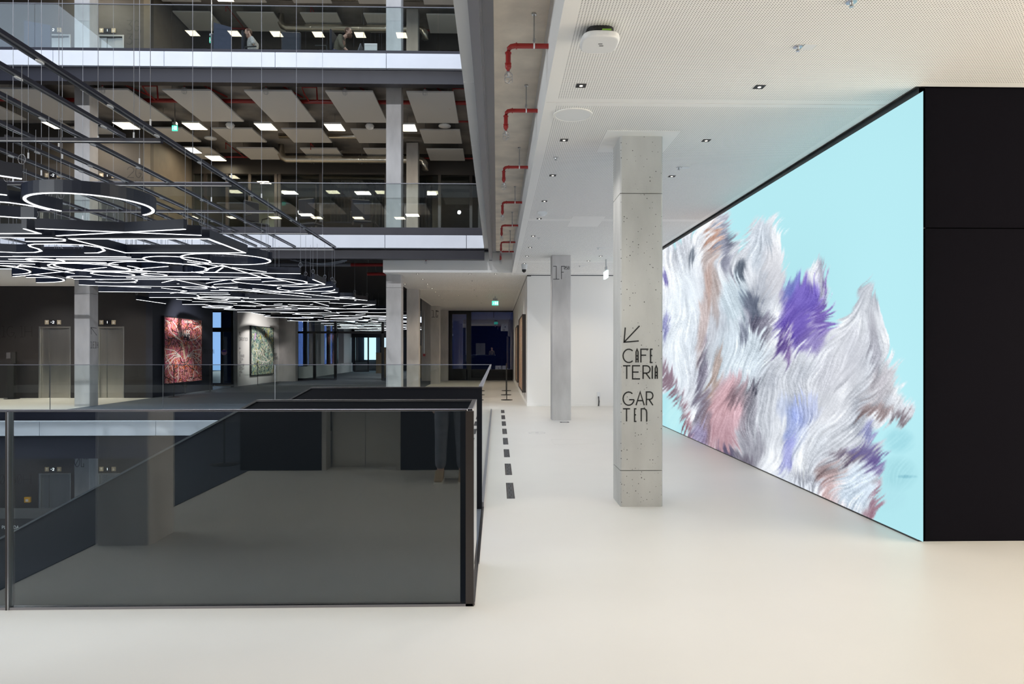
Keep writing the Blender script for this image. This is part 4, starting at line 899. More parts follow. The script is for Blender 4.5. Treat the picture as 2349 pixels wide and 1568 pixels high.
# round speaker
x, y = ceil_xy(1314, 263); t = thing('ceiling_speaker', 'round white flush speaker in the perforated ceiling near the fascia', 'speaker', (x, y, ZC))
MB().lathe((x, y, ZC), [(0.145, -0.006), (0.145, -0.001)], 32).build('grille', M['plate'], t); 
rg = MB(); ribbon(rg, arc(x, y, 0.155, 0.155, 0, 350, 36), 0.02, lambda u, v_, d: (u, v_, ZC - d), 0.001, 0.008, True); rg.build('rim', M['white'], t)
# wireless access point: rounded triangle box
x, y = ceil_xy(1374, 76); t = thing('wireless_access_point', 'white rounded wireless access point hanging under the perforated ceiling', 'access point', (x, y, ZC))
pts = [(x + 0.117 * math.copysign(abs(math.cos(a)) ** 0.62, math.cos(a)), y - 0.02 + 0.125 * math.copysign(abs(math.sin(a)) ** 0.62, math.sin(a)) * 1.0) for a in [2 * PI * k / 40 for k in range(40)]]
ins = [(x + (a - x) * 0.86, y + (b - y) * 0.86) for a, b in pts]
mb = MB(); mb.prism(pts, ZC - 0.085, ZC - 0.045); b0 = mb.build('cover', M['plate'], t, bevel=0.014); b0.modifiers['bevel'].segments = 4
MB().prism([(x + (a - x) * 0.72, y + (b - y) * 0.72) for a, b in pts], ZC - 0.046, ZC - 0.001).build('mount', M['ink'], t)
B(x + 0.0, x + 0.055, y - 0.137, y - 0.11, ZC - 0.044, ZC - 0.036).build('status_tab', M['green'], t)
tx = MB(); text_run(tx, 'nnnnn', 0, 0, 0.007, lambda u, v_, d: (x - 0.0 + u, y - 0.02 + v_, ZC - 0.0852 - d), 0.0012); text_run(tx, 'nnnnnnn', 0, 0, 0.005, lambda u, v_, d: (x - 0.01 + u, y - 0.045 + v_, ZC - 0.0852 - d), 0.001); tx.build('print', M['inkw'], t)
# sprinkler heads and detectors in the ceiling
for i, (a, b) in enumerate(((1830, 107), (1557, 384), (1372, 568), (1330, 609), (1953, 4), (1083, 643), (1088, 664), (1094, 678), (1104, 694), (1107, 708), (1275, 361), (1236, 545))):
    x, y = ceil_xy(a, b)
    t = thing('ceiling_sprinkler', 'small chrome sprinkler head in the ceiling, %s' % ('right part near the camera', 'right of the pitted pillar', 'between the two pillars', 'right of the marked pillar, far', 'at the top edge of the photo', 'cream ceiling, nearest', 'cream ceiling, second', 'cream ceiling, third', 'cream ceiling, fourth', 'cream ceiling, farthest', 'left of the pitted pillar', 'left row, far')[i], 'sprinkler', (x, y, ZC))
    MB().lathe((x, y, ZC), [(0.012, -0.03), (0.008, -0.018), (0.01, -0.006), (0.03, -0.004), (0.03, -0.001)], 14).build('head', M['chrome'], t)
    if i < 4: B(x + 0.03, x + 0.11, y - 0.04, y + 0.04, ZC - 0.004, ZC - 0.001).build('blank_plate', M['plate'], t)
for i, (a, b) in enumerate(((1244, 486), (1203, 612))):
    x, y = ceil_xy(a, b + (0 if i == 0 else -6))
    t = thing('smoke_detector' if i == 0 else 'dome_camera', 'white round smoke detector between the square downlights' if i == 0 else 'white dome camera with black eye at the ceiling corner', 'detector' if i == 0 else 'camera', (x, y, ZC))
    MB().lathe((x, y, ZC), [(0.03, -0.06), (0.055, -0.035), (0.07, -0.03), (0.07, -0.001)] if i == 0 else [(0.06, -0.12), (0.065, -0.08), (0.07, -0.001)], 16).build('housing', M['plate'], t, smooth=False)
    if i: MB().lathe((x - .01, y - .02, ZC), [(0.01, -0.19), (0.04, -0.17), (0.05, -0.12)], 12).build('camera_eye', M['ink'], t, smooth=True)
# inspection hatch
t = thing('ceiling_hatch', 'faint white rectangular inspection hatch in the perforated ceiling', 'hatch', (*ceil_xy(1340, 518), ZC))
a = ceil_xy(1298, 524); b = ceil_xy(1378, 511)
B(a[0], b[0], a[1] - 1.0, b[1] + 0.3, ZC - 0.002, ZC - 0.0005).build('hatch_frame', M['ceil'], t)
# exit signs
def exit_sign(px, py, Y, wpx, hpx, lab, side=False):
    x, _, z = P(px, py, Y); wd = wpx / F * Y; h = hpx / F * Y
    t = thing('exit_sign', lab, 'exit sign', (x, Y, z))
    if side: B(x - 0.02, x + 0.02, Y - 0.22, Y + 0.22, z - h / 2, z + h / 2).build('lit_panel', M['exitw'], t)
    else:
        B(x - wd / 2, x + wd / 2, Y - 0.02, Y + 0.02, z - h / 2, z + h / 2).build('lit_panel', M['exitg'], t)
        mb = MB()
        q = lambda a, b: x - wd / 2 + wd * a
        mb.box(x - wd * .08, x + wd * .10, Y - 0.024, Y - 0.02, z - h * .35, z + h * .35); mb.box(x + wd * .2, x + wd * .42, Y - 0.024, Y - 0.02, z - h * .35, z + h * .35)
        mb.tube([(x - wd * .3, Y - 0.022, z + h * .25), (x - wd * .25, Y - 0.022, z - h * .05), (x - wd * .35, Y - 0.022, z - h * .3)], h * 0.07, 5); mb.build('running_figure', M['exitw'], t)
    B(x - wd * .35, x + wd * .35, Y - 0.05, Y + 0.05, z + h / 2 + 0.03, z + h / 2 + 0.09).build('lamp_bar', M['chrome'], t)
    MB().tube([(x, Y, z + h / 2), (x, Y, ZC if z < 3.4 else (8.33 if z < 8.4 else 12.7))], 0.012, 6).build('hanger', M['chrome'], t)
exit_sign(1136, 695, 24.6, 15, 10, 'green exit sign hanging from the cream ceiling of the corridor')
exit_sign(1390, 630, 14.6, 6, 17, 'edge-on lit exit sign beside the pitted pillar', True)
exit_sign(401, 294, 19.2, 12, 12, 'green exit sign under the middle gallery boards')
exit_sign(485, 92, 19.6, 8, 12, 'green exit sign on the top gallery')
# ================================================================== floor fittings of the gallery
gp = [(1177.5, 1107, 1143), (1171.5, 1063, 1089), (1168, 1030, 1048), (1164, 1004, 1019), (1162.5, 983, 995), (1159.5, 966, 976), (1158, 952, 961), (1156, 940, 947)]
for i, (a, b, c) in enumerate(gp):
    x, y0, _ = FL(a, c); _, y1, _ = FL(a, b); x0 = 0.135; 
    t = thing('floor_grate', 'black slotted floor grate in the pale floor, %s from the camera' % ('first', 'second', 'third', 'fourth', 'fifth', 'sixth', 'seventh', 'eighth')[i], 'floor grate', (x0, (y0 + y1) / 2, 0), 'row of slotted floor grates beside the stair glass')
    wd = 0.078; L = y1 - y0; ly = y0
    B(x0 - wd / 2, x0 + wd / 2, y0, y1, -0.02, 0.0015).build('frame', M['inkw'], t)
    mb = MB(); n = 7
    for k in range(n):
        yy = ly + L * (k + .5) / n; o = 0.008 if k % 2 else -0.008
        mb.box(x0 + o - 0.006, x0 + o + 0.006, yy - L / n * .42, yy + L / n * .42, 0.0014, 0.0025)
    mb.build('slots', M['ink'], t)
    mb = MB()
    for sx in (-1, 1):
        for q in (0.026, 0.034): mb.box(x0 + sx * q - .0025, x0 + sx * q + .0025, y0 + 0.01, y1 - 0.01, 0.0014, 0.003)
    mb.build('ribs', M['rail'], t)
x, y, _ = FL(1295, 968); t = thing('floor_box', 'dark rectangular floor box beside the foot of the pillar marked 1F', 'floor box', (x, y, 0)); B(x - .09, x + .09, y - .06, y + .06, -0.02, 0.003).build('lid', M['inkw'], t); B(x - .05, x + .05, y - .02, y + .02, 0.003, 0.005).build('handle', M['chrome'], t)
x, y, _ = FL(1232, 992.5); t = thing('floor_hatch', 'faint round inspection ring set in the pale floor', 'floor hatch', (x, y, 0)); mb = MB(); ribbon(mb, arc(x, y, 0.145, 0.145, 0, 350, 40), 0.006, lambda u, v_, d: (u, v_, d), 0.0, 0.002, True); mb.build('ring', M['concs'], t); MB().lathe((x, y, 0), [(0.03, 0.0), (0.03, 0.002)], 14).build('centre', M['concs'], t)
x, y, _ = FL(1315, 1014); t = thing('floor_hatch', 'faint square hatch seam in the pale floor', 'floor hatch', (x, y, 0)); mb = MB(); ribbon(mb, [(x - .32, y - .2), (x + .32, y - .2), (x + .32, y + .35), (x - .32, y + .35)], 0.004, lambda u, v_, d: (u, v_, d), 0.0, 0.001, True); mb.build('seam', M['white'] if False else mat('floor_seam', (0.66, 0.64, 0.6), 0.6), t)
# socket with cable on the white wall
x = PX(1372.5, YW); t = thing('wall_socket', 'small white wall socket with a grey cable, low on the white wall', 'socket', (x, YW, 0.3))
B(x - .035, x + .035, YW - 0.03, YW, 0.23, 0.36).build('socket_plate', M['plate'], t); MB().tube([(x, YW - .03, .25), (x + .01, YW - .04, .12), (x, YW - .03, 0.0)], 0.016, 6).build('cable', M['inkw'], t)
# ================================================================== paintings
def painting_mat(name, cols, sc, seed, vor=8):
    m = bpy.data.materials.new(name); m.use_nodes = True; nt = m.node_tree; b = nt.nodes['Principled BSDF']; b.inputs['Roughness'].default_value = 0.5
    tc = nt.nodes.new('ShaderNodeTexCoord'); mp = nt.nodes.new('ShaderNodeMapping'); mp.inputs['Location'].default_value = (seed, seed * 2, seed)
    n = nt.nodes.new('ShaderNodeTexNoise'); n.inputs['Scale'].default_value = sc; n.inputs['Detail'].default_value = 5; n.inputs['Distortion'].default_value = 2.2
    r = nt.nodes.new('ShaderNodeValToRGB'); r.color_ramp.interpolation = 'CONSTANT'
    el = r.color_ramp.elements; lo, hi = 0.30, 0.70
    for i, c in enumerate(cols):
        p = lo + (hi - lo) * i / len(cols)
        if i < 2: e = el[i]; e.position = 0 if i == 0 else p
        else: e = el.new(p)
        e.color = (*c, 1)
    nt.links.new(tc.outputs['Object'], mp.inputs[0]); nt.links.new(mp.outputs[0], n.inputs['Vector']); nt.links.new(n.outputs['Fac'], r.inputs[0]); nt.links.new(r.outputs[0], b.inputs['Base Color'])
    b.inputs['Emission Strength'].default_value = 0
    return m
def on_wall(p0, p1):
    d = Vector((p1[0] - p0[0], p1[1] - p0[1])); L = d.length; d.normalize(); n = Vector((d.y, -d.x))
    return lambda u, v_, dd: (p0[0] + d.x * u + n.x * dd, p0[1] + d.y * u + n.y * dd, v_), L
def wallhit(px, p0, p1):
    # intersection of the photo ray column with wall line p0-p1 (parameter in metres)
    t = (px - 1174.5) / F; rx, ry = t * cT + sT, -t * sT + cT
    dx, dy = p1[0] - p0[0], p1[1] - p0[1]
    s = (p0[1] * rx - p0[0] * ry) / (dx * ry - dy * rx); return s * math.hypot(dx, dy), (p0[0] + dx * s, p0[1] + dy * s)
def painting(p0, p1, pxa, pxb, pyt, pyb, lab, m, frame, strokes, nm='painting'):
    mp, L = on_wall(p0, p1); ua, qa = wallhit(pxa, p0, p1); ub, qb = wallhit(pxb, p0, p1)
    zt = PZ(pyt, *qa); zb_ = PZ(pyb, *qa)
    t = thing(nm, lab, 'painting', ((qa[0] + qb[0]) / 2, (qa[1] + qb[1]) / 2, zb_))
    def bx(u0, u1, z0, z1, d0, d1, name, mt):
        mb = MB(); ribbon(mb, [(u0, (z0 + z1) / 2), (u1, (z0 + z1) / 2)], z1 - z0, mp, d0, d1); return mb.build(name, mt, t)
    bx(ua, ub, zb_, zt, 0.0, 0.06, 'canvas', m)
    for (a, b, c, d) in ((ua - .03, ua, zb_ - .03, zt + .03), (ub, ub + .03, zb_ - .03, zt + .03), (ua, ub, zt, zt + .03), (ua, ub, zb_ - .03, zb_)): bx(a, b, c, d, 0.0, 0.075, 'frame', frame)
    W_, H_ = ub - ua, zt - zb_
    for name, mt, wd, paths in strokes:
        mb = MB()
        for pth in paths: ribbon(mb, [(ua + W_ * a, zb_ + H_ * b) for a, b in pth], wd, mp, 0.058, 0.063)
        mb.build(name, mt, t)
    return t, ua, ub, zb_, zt, mp
def squig(x, y, a, L, n=7, cur=0.5, rr=None):
    rr = rr or random; p = [(x, y)]
    for i in range(n): a += (rr.random() - .5) * cur * 2; x += math.cos(a) * L / n; y += math.sin(a) * L / n; p.append((min(max(x, .02), .98), min(max(y, .02), .98)))
    return p
rr = random.Random(5)
pc = lambda n, c: mat(n, c, 0.5)
W1 = [[(.5 + s * .08, .40), (.5 + s * .25, .46 + k * .035), (.5 + s * .47, .42 + k * .10)] for s in (-1, 1) for k in (-2, -1, 0, 1)] + [squig(rr.random(), rr.random(), rr.random() * 6, .3, rr=rr) for _ in range(16)] + [[(.06, .95), (.15, .80), (.28, .70), (.40, .66)], [(.95, .75), (.8, .68), (.66, .66)]]
K1 = [[(.45, .80), (.55, .84), (.68, .80), (.72, .70), (.62, .66), (.45, .68), (.38, .73), (.45, .80)], [(.42, .60), (.36, .55)], [(.60, .62), (.66, .56)], [(.40, .34), (.46, .31), (.54, .31), (.62, .34)]] + [squig(rr.random(), rr.random(), rr.random() * 6, .25, rr=rr) for _ in range(22)]
t1, ua, ub, zb_, zt, mp = painting(A0, A1, 372, 459, 726, 880, 'tall red and pink graffiti painting on the dark wall behind the glass rail',
    painting_mat('red_painting', [(.40, .03, .07), (.62, .12, .18), (.75, .30, .36), (.10, .03, .04), (.78, .16, .06), (.80, .55, .50), (.55, .06, .14)], 3.2, 3), M['blackm'],
    [('white_strokes', pc('paint_white', (.85, .80, .74)), .028, W1), ('black_strokes', pc('paint_black', (.03, .02, .02)), .026, K1), ('cream_face', pc('paint_cream', (.80, .62, .45)), .12, [[(.46, .58), (.50, .45), (.52, .36)], [(.60, .58), (.66, .55)], [(.40, .58), (.46, .60)]]), ('black_hair', pc('paint_black2', (.03, .02, .03)), .15, [[(.48, .72), (.62, .74), (.58, .66)]])])
mb = MB(); H_ = zt - zb_; W_ = ub - ua
text_run(mb, 'VAMPE', ua + W_ * .36, zb_ + H_ * .72, .20, lambda u, v_, d: mp(u, v_, 0.068 + d), .034, .2); mb.build('painted_word', pc('paint_white4', (.88, .84, .78)), t1); mb = MB(); text_run(mb, 'CLOCKWORK', ua + W_ * .50, zb_ + H_ * .94, .075, lambda u, v_, d: mp(u, v_, 0.063 + d), .012, .2)
text_run(mb, 'nUZE STAR', ua + W_ * .36, zb_ + H_ * .20, .12, lambda u, v_, d: mp(u, v_, 0.063 + d), .02, .2) if False else None
mb.build('painted_word', pc('paint_white2', (.88, .84, .78)), t1)
rr = random.Random(9)
W2 = [[(.30, .70), (.24, .55), (.34, .42), (.40, .48), (.44, .40), (.5, .5)], [(.66, .45), (.72, .62), (.80, .72), (.86, .60), (.90, .45)], [(.2, .35), (.4, .28), (.7, .25), (.85, .3)]] + [squig(rr.random(), .2 + rr.random() * .6, rr.random() * 6, .3, rr=rr) for _ in range(9)]
K2 = [[(.40, .66), (.45, .56), (.55, .52), (.62, .58), (.60, .68), (.50, .70), (.40, .66)], [(.42, .44), (.46, .50), (.50, .44), (.46, .40)], [(.58, .48), (.56, .42), (.62, .42)]] + [squig(rr.random(), rr.random(), rr.random() * 6, .22, rr=rr) for _ in range(16)] + [[(q, .02), (q, .10 + .05 * rr.random())] for q in (.12, .2, .28, .38, .44, .6)]
t2, ua, ub, zb_, zt, mp = painting(Wm0, Wm1, 573, 624, 748, 860, 'green and cream abstract painting in a black frame on the white wall',
    painting_mat('green_painting', [(.30, .55, .42), (.75, .78, .62), (.04, .08, .09), (.20, .42, .36), (.80, .75, .60), (.60, .62, .20), (.05, .10, .16)], 3.0, 11), M['blackm'],
    [('white_strokes', pc('paint_white3', (.85, .85, .78)), .05, W2), ('black_strokes', pc('paint_black3', (.03, .03, .03)), .026, K2), ('violet_patch', pc('paint_violet', (.65, .40, .70)), .12, [[(.14, .72), (.18, .84), (.2, .86)]]), ('yellow_patch', pc('paint_yellow', (.72, .66, .10)), .08, [[(.75, .95), (.76, .78)], [(.38, .82), (.42, .76)]]), ('orange_patch', pc('paint_orange', (.60, .20, .04)), .12, [[(.66, .88), (.62, .80)]])])
C0, C1 = (XW, 33.0), (XW, 17.8)
pmat3 = painting_mat('speckled_painting', [(.55, .40, .12), (.75, .70, .55), (.06, .05, .04), (.45, .08, .05), (.62, .50, .30), (.25, .25, .18), (.80, .62, .20)], 9.0, 21)
for (ya, yb, z0, z1, lab) in ((18.45, 21.6, 0.30, 2.42, 'large ochre speckled painting in a dark frame on the corridor wall'), (23.2, 25.6, 0.35, 2.3, 'second dark framed painting farther down the corridor wall')):
    t = thing('painting', lab, 'painting', (XW, (ya + yb) / 2, z0))
    B(XW - 0.085, XW - 0.01, ya + .03, yb - .03, z0 + .03, z1 - .03).build('canvas', pmat3, t)
    for (a, b, c, d) in ((ya, ya + .03, z0, z1), (yb - .03, yb, z0, z1), (ya + .03, yb - .03, z0, z0 + .03), (ya + .03, yb - .03, z1 - .03, z1)): B(XW - 0.10, XW, a, b, c, d).build('frame', M['brown'], t)
# wall directories beside the paintings
mpw, _ = on_wall(Wm0, Wm1); u0, q0 = wallhit(549, Wm0, Wm1); pzz = lambda p: PZ(p, *q0)
mb = MB(); f_ = lambda u, v_, d: mpw(u, v_, d)
text_px(mb, [('^', u0, u0 + .12)], pzz(761), pzz(769), f_, .015); text_run(mb, 'DIREKTIOn', u0, pzz(781), .13, f_, .014)
text_px(mb, [('x', u0, u0 + .14)], pzz(795), pzz(802), f_, .015)
for i, s_ in enumerate(('1F', 'STRAnD', 'CITLA', '1Fa', 'KULTUR', 'REnDLA', 'HALL', '1C')): text_run(mb, s_, u0, pzz(812 + i * 7.2), .10, f_, .012)
tag(mb.build('wall_directory', M['inkw'], loc=(q0[0], q0[1], 1.2)), 'column of small grey lettering with arrows left of the green painting', 'sign')
u1, q1 = wallhit(627, Wm0, Wm1); mb = MB(); pzz = lambda p: PZ(p, *q1); text_px(mb, [('x', u1, u1 + .2)], pzz(796), pzz(802), f_, .014); text_run(mb, 'TREFF', u1 + .02, pzz(816), .12, f_, .014); text_run(mb, 'STUDIO', u1 + .02, pzz(824), .12, f_, .014)
tag(mb.build('wall_directory', M['inkw'], loc=(q1[0], q1[1], 1.3)), 'small grey lettering with an arrow right of the green painting', 'sign')
mpn, _ = on_wall(A0, A1); u2, q2 = wallhit(464, A0, A1); pzz = lambda p: PZ(p, *q2); mb = MB(); fn = lambda u, v_, d: mpn(u, v_, d)
text_px(mb, [('^', u2, u2 + .12)], pzz(788), pzz(797), fn, .014); text_run(mb, 'DIREKTION', u2, pzz(811), .16, fn, .016)
tag(mb.build('wall_lettering', M['ink'], loc=(q2[0], q2[1], 1.4)), 'black lettering and arrow on the dark wall right of the red painting', 'sign')
# round sticker on the window left of the green painting
x, _, z = P(514, 808, YV - 0.01); t = thing('round_sticker', 'round violet and white sticker on the dark window frame', 'sticker', (x, YV - .01, z)); mb = MB(); mb.prism([(x + .11 * math.cos(k * PI / 8), z + .11 * math.sin(k * PI / 8)) for k in range(16)], YV - 0.012, YV - 0.006, axes='xz'); mb.build('disc', pc('sticker_pink', (.75, .5, .65)), t); B(x - .08, x + .08, YV - 0.014, YV - 0.012, z + .02, z + .09).build('violet_band', pc('sticker_violet', (.12, .07, .45)), t)
# ================================================================== rope barrier posts and small equipment
sp = None
def stanchion(x, y, lab, h=0.98, grp='black rope barrier posts'):
    global sp
    if sp is None:
        sp = thing('barrier_post', lab, 'barrier post', (x, y, 0), grp)
        MB().lathe((x, y, 0), [(0.17, 0.0), (0.17, 0.012), (0.03, 0.025)], 20).build('base', M['ink'], sp); MB().tube([(x, y, 0.02), (x, y, h)], 0.012, 8).build('pole', M['ink'], sp)
        MB().lathe((x, y, h), [(0.014, -0.03), (0.018, -0.01), (0.012, 0.01)], 8).build('top_knob', M['ink'], sp); return sp
    return dup(sp, (x, y, 0), lab)
SS = [((1162.5, 917), 'black rope barrier post nearest, left of the corridor painting'), ((1161, 905.5), 'second black rope barrier post in the corridor'), ((1161.5, 896), 'third black rope barrier post in the corridor'),
      ((399, 911), 'black barrier post in front of the red painting'), ((482, 899), 'black barrier post before the blue window'), ((591, 884), 'black barrier post in front of the green painting'), ((645, 872), 'black barrier post right of the green painting')]
pos = []
for (a, b), lab in SS: x, y, _ = FL(a, b); y -= (.35 if a == 645 else 0); pos.append((x, y)); stanchion(x, y, lab)
stanchion(-3.4, -0.95, 'black barrier post mirrored in the dark glass'); stanchion(-4.4, 2.0, 'black barrier post mirrored at the left of the dark glass')
def rope(a, b, lab):
    mb = MB(); mb.tube([(a[0] + (b[0] - a[0]) * k / 8, a[1] + (b[1] - a[1]) * k / 8, .95 - .28 * (1 - (k / 4 - 1) ** 2)) for k in range(9)], 0.006, 5)
    tag(mb.build('barrier_rope', M['ink'], loc=(a[0], a[1], .9)), lab, 'rope')
rope(pos[5], pos[6], 'thin black rope drooping in front of the green painting'); 
x, y, _ = FL(425, 903); t = thing('floor_sensor', 'short black device on a thin stand under the red painting', 'device', (x, y, 0)); B(x - .04, x + .04, y - .04, y + .04, .22, .36).build('head', M['ink'], t); MB().tube([(x, y, 0), (x, y, .22)], 0.02, 6).build('stand', M['inkw'], t); MB().lathe((x, y, 0), [(.05, 0), (.05, .01)], 10).build('foot', M['ink'], t)
x, y, _ = FL(27, 914.5); t = thing('hand_sanitiser_stand', 'black column stand with white dispenser left of the lifts', 'stand', (x, y, 0)); B(x - .09, x + .09, y - .05, y + .05, 0.0, 1.05).build('column', M['ink'], t); MB().lathe((x, y, 0), [(.2, 0), (.2, .012)], 16).build('base_plate', M['ink'], t); B(x - .12, x + .0, y - .06, y + .0, 1.2, 1.38).build('dispenser', M['inkw'], t); B(x - .0, x + .12, y - .02, y + .05, 1.05, 1.40).build('rear_panel', M['ink'], t)
x, _, z = P(65, 1145, YL); t = thing('alarm_box', 'small yellow alarm box on the dark lower floor wall', 'alarm', (x, YL, z)); B(x - .085, x + .085, YL - .06, YL, z - .08, z + .08).build('case', M['yellow'], t); B(x - .04, x + .04, YL - .065, YL - .06, z - .05, z + .02).build('button_plate', M['plate'], t)
x, _, z = P(20, 1222, 12.0); t = thing('black_counter', 'black counter with small white lettering on the lower floor, far left', 'counter', (x, 12, Z0)); B(x - 1.5, x + .6, 12, 12.8, Z0, z + .25).build('body', M['ink'], t); mb = MB(); Yl = 12.0; text_run(mb, 'PLATZDA', PX(5, 12), PZ(1212, x, 12), .05, mf, .007); mb.build('lettering', M['plate'], t)
# far plinths in the corridor
for i, (q, y, h) in enumerate(((870, 44, 1.3), (884, 35.5, 1.6), (964, 36.5, 1.7))):
    x = PX(q, y); t = thing('display_plinth', 'tan display plinth beyond the glazed doors, %s' % ('farthest', 'beside the door frame', 'between the pillars')[i], 'plinth', (x, y, 0)); B(x - .18, x + .18, y - .18, y + .18, 0.006, h).build('body', M['tan'], t); B(x - .2, x + .2, y - .2, y + .2, h, h + .02).build('top', M['tan'], t)
# white metal frames on the lower floor seen under the parapet
t = thing('metal_frame', 'white metal frame on the lower floor glimpsed under the dark parapet', 'frame', (-2.4, 14.0, Z0))
for a, b in (((-3.2, 13.6), (-2.9, 14.4)), ((-2.2, 13.5), (-2.0, 14.5)), ((-1.9, 13.6), (-1.3, 14.4)), ((-3.0, 14.5), (-1.0, 14.5))): MB().tube([(a[0], a[1], Z0 + .5), (b[0], b[1], Z0 + .5)], .03, 6).build('bar', M['bench'], t)
for a in ((-3.2, 13.6), (-1.3, 14.4)): MB().tube([(a[0], a[1], Z0), (a[0], a[1], Z0 + .5)], .03, 6).build('leg', M['bench'], t)
# ================================================================== office furniture and people on the galleries
def office_chair(x, y, z, rot, lab):
    t = thing('office_chair', lab, 'chair', (x, y, z)); 
    B(x - .25, x + .25, y - .24, y + .24, z + .44, z + .52).build('seat', M['chairm'], t, bevel=.03)
    B(x - .26, x + .26, y + .22, y + .28, z + .6, z + 1.18).build('backrest', M['chairm'], t, bevel=.03)
    MB().tube([(x, y, z + .1), (x, y, z + .45)], .03, 8).build('gas_column', M['chrome'], t)
    mb = MB()
    for k in range(5): a = 2 * PI * k / 5; mb.tube([(x, y, z + .12), (x + .3 * math.cos(a), y + .3 * math.sin(a), z + .06)], .02, 5); mb.lathe((x + .3 * math.cos(a), y + .3 * math.sin(a), z), [(.025, .0), (.03, .025), (.025, .05)], 8)
    mb.build('base_star', M['ink'], t)
    for s in (-1, 1): MB().tube([(x + s * .27, y + .2, z + .5), (x + s * .29, y + .15, z + .7), (x + s * .29, y - .15, z + .72)], .018, 6).build('armrest', M['ink'], t)
    t.rotation_euler = (0, 0, rot); return t
office_chair(PX(745, 18.6), 18.6, Z3, -1.7, 'black office chair holding the seated man in olive')
office_chair(PX(673, 18.8), 18.8, Z3, 3.2, 'empty dark office chair left of the seated man, top gallery')
office_chair(PX(515, 18.9), 18.9, Z3, 3.0, 'dark office chair by the divider, left of the arm-raised person')
office_chair(PX(830, 18.8), 18.8, Z2, .3, 'dark office chair on the middle gallery, right of the warm lamp mirror')
office_chair(PX(715, 19.2), 19.2, Z2, 2.8, 'dark office chair on the middle gallery, farther left')
office_chair(PX(590, 19.2), 19.2, Z2, 1.0, 'dark office chair on the middle gallery, leftmost of three')
def desk(px0, px1, y, z, h, lab, nm='desk', cat='desk', m='chairm'):
    x0, x1 = PX(px0, y), PX(px1, y); t = thing(nm, lab, cat, ((x0 + x1) / 2, y, z))
    B(x0, x1, y, y + .75, z + h - .03, z + h).build('desk_top', M[m], t)
    for a in (x0 + .03, x1 - .07):
        for b in (y + .03, y + .68): B(a, a + .04, b, b + .04, z, z + h - .03).build('leg', M['ink'], t)
    return t
desk(802, 870, 18.7, Z3, .74, 'black desk with laptop in front of the seated man'); desk(560, 610, 19.6, Z3, .74, 'dark desk beside the arm-raised person')
desk(700, 860, 20.0, Z2, .74, 'long dark desk on the middle gallery behind the chairs')
for (a, b, zt_, y, z, lab) in ((55, 115, 1.25, 18.2, Z3, 'blue-black office divider left of the top gallery pillar'), (-20, 45, 1.4, 19.5, Z3, 'dark tall office divider at the left edge of the top gallery'), (490, 530, 1.2, 18.1, Z3, 'dark monitor divider near the arm-raised person')):
    x0, x1 = PX(a, y), PX(b, y); t = thing('office_divider', lab, 'divider', ((x0 + x1) / 2, y, z)); MB().prism([(x0, z + .05), (x1, z + .05), (x1, z + zt_ - .12), (x0, z + zt_)], y, y + .06, axes='xz').build('panel', M['screenb'], t); B(x0 + .05, x0 + .12, y - .15, y + .2, z, z + .05).build('foot', M['ink'], t); B(x1 - .12, x1 - .05, y - .15, y + .2, z, z + .05).build('foot', M['ink'], t)
t = thing('laptop', 'open grey laptop on the desk before the seated man', 'laptop', (PX(812, 18.9), 18.9, Z3 + .74)); x = PX(812, 18.9)
B(x - .12, x + .12, 18.75, 19.05, Z3 + .74, Z3 + .755).build('keyboard', M['slate'], t); MB().prism([(x + .12, Z3 + .755), (x + .14, Z3 + .755), (x + .22, Z3 + .98), (x + .2, Z3 + .98)], 18.75, 19.05, axes='xz').build('display', M['slate'], t)
t = thing('paper_sheets', 'white papers standing on the desk right of the laptop', 'paper', (PX(850, 19), 19, Z3 + .74)); x = PX(850, 19); B(x - .15, x + .2, 18.9, 18.92, Z3 + .74, Z3 + 1.05).build('sheet', M['white'], t)
def skin(name, joints, edges, radii, m, par, sub=2):
    me = bpy.data.meshes.new(name); off = Vector(WORLD[par.name]); me.from_pydata([tuple(Vector(j) - off) for j in joints], edges, []); me.materials.append(m)
    o = bpy.data.objects.new(name, me); C.objects.link(o); o.parent = par; WORLD[o.name] = tuple(off)
    o.modifiers.new('skin', 'SKIN'); 
    if not me.skin_vertices: me.attributes
    for i, r in enumerate(radii):
        sv = me.skin_vertices[0].data[i]; sv.radius = (r, r) if not isinstance(r, tuple) else r
    me.skin_vertices[0].data[0].use_root = True
    s = o.modifiers.new('sub', 'SUBSURF'); s.levels = 1; s.render_levels = sub; o.modifiers['skin'].use_smooth_shade = True
    return o
def add_skin_layer(me):
    bm_ = bmesh.new(); bm_.from_mesh(me); bm_.verts.layers.skin.verify(); bm_.to_mesh(me); bm_.free()
_old = bpy.data.meshes.new
def skin2(name, joints, edges, radii, m, par, sub=2):
    me = bpy.data.meshes.new(name); off = Vector(WORLD[par.name]); me.from_pydata([tuple(Vector(j) - off) for j in joints], edges, []); add_skin_layer(me); me.materials.append(m)
    o = bpy.data.objects.new(name, me); C.objects.link(o); o.parent = par; WORLD[o.name] = tuple(off)
    for i, r in enumerate(radii): me.skin_vertices[0].data[i].radius = r if isinstance(r, tuple) else (r, r)
    me.skin_vertices[0].data[0].use_root = True
    k = o.modifiers.new('skin', 'SKIN'); k.use_smooth_shade = True; s = o.modifiers.new('sub', 'SUBSURF'); s.levels = 1; s.render_levels = sub
    return o
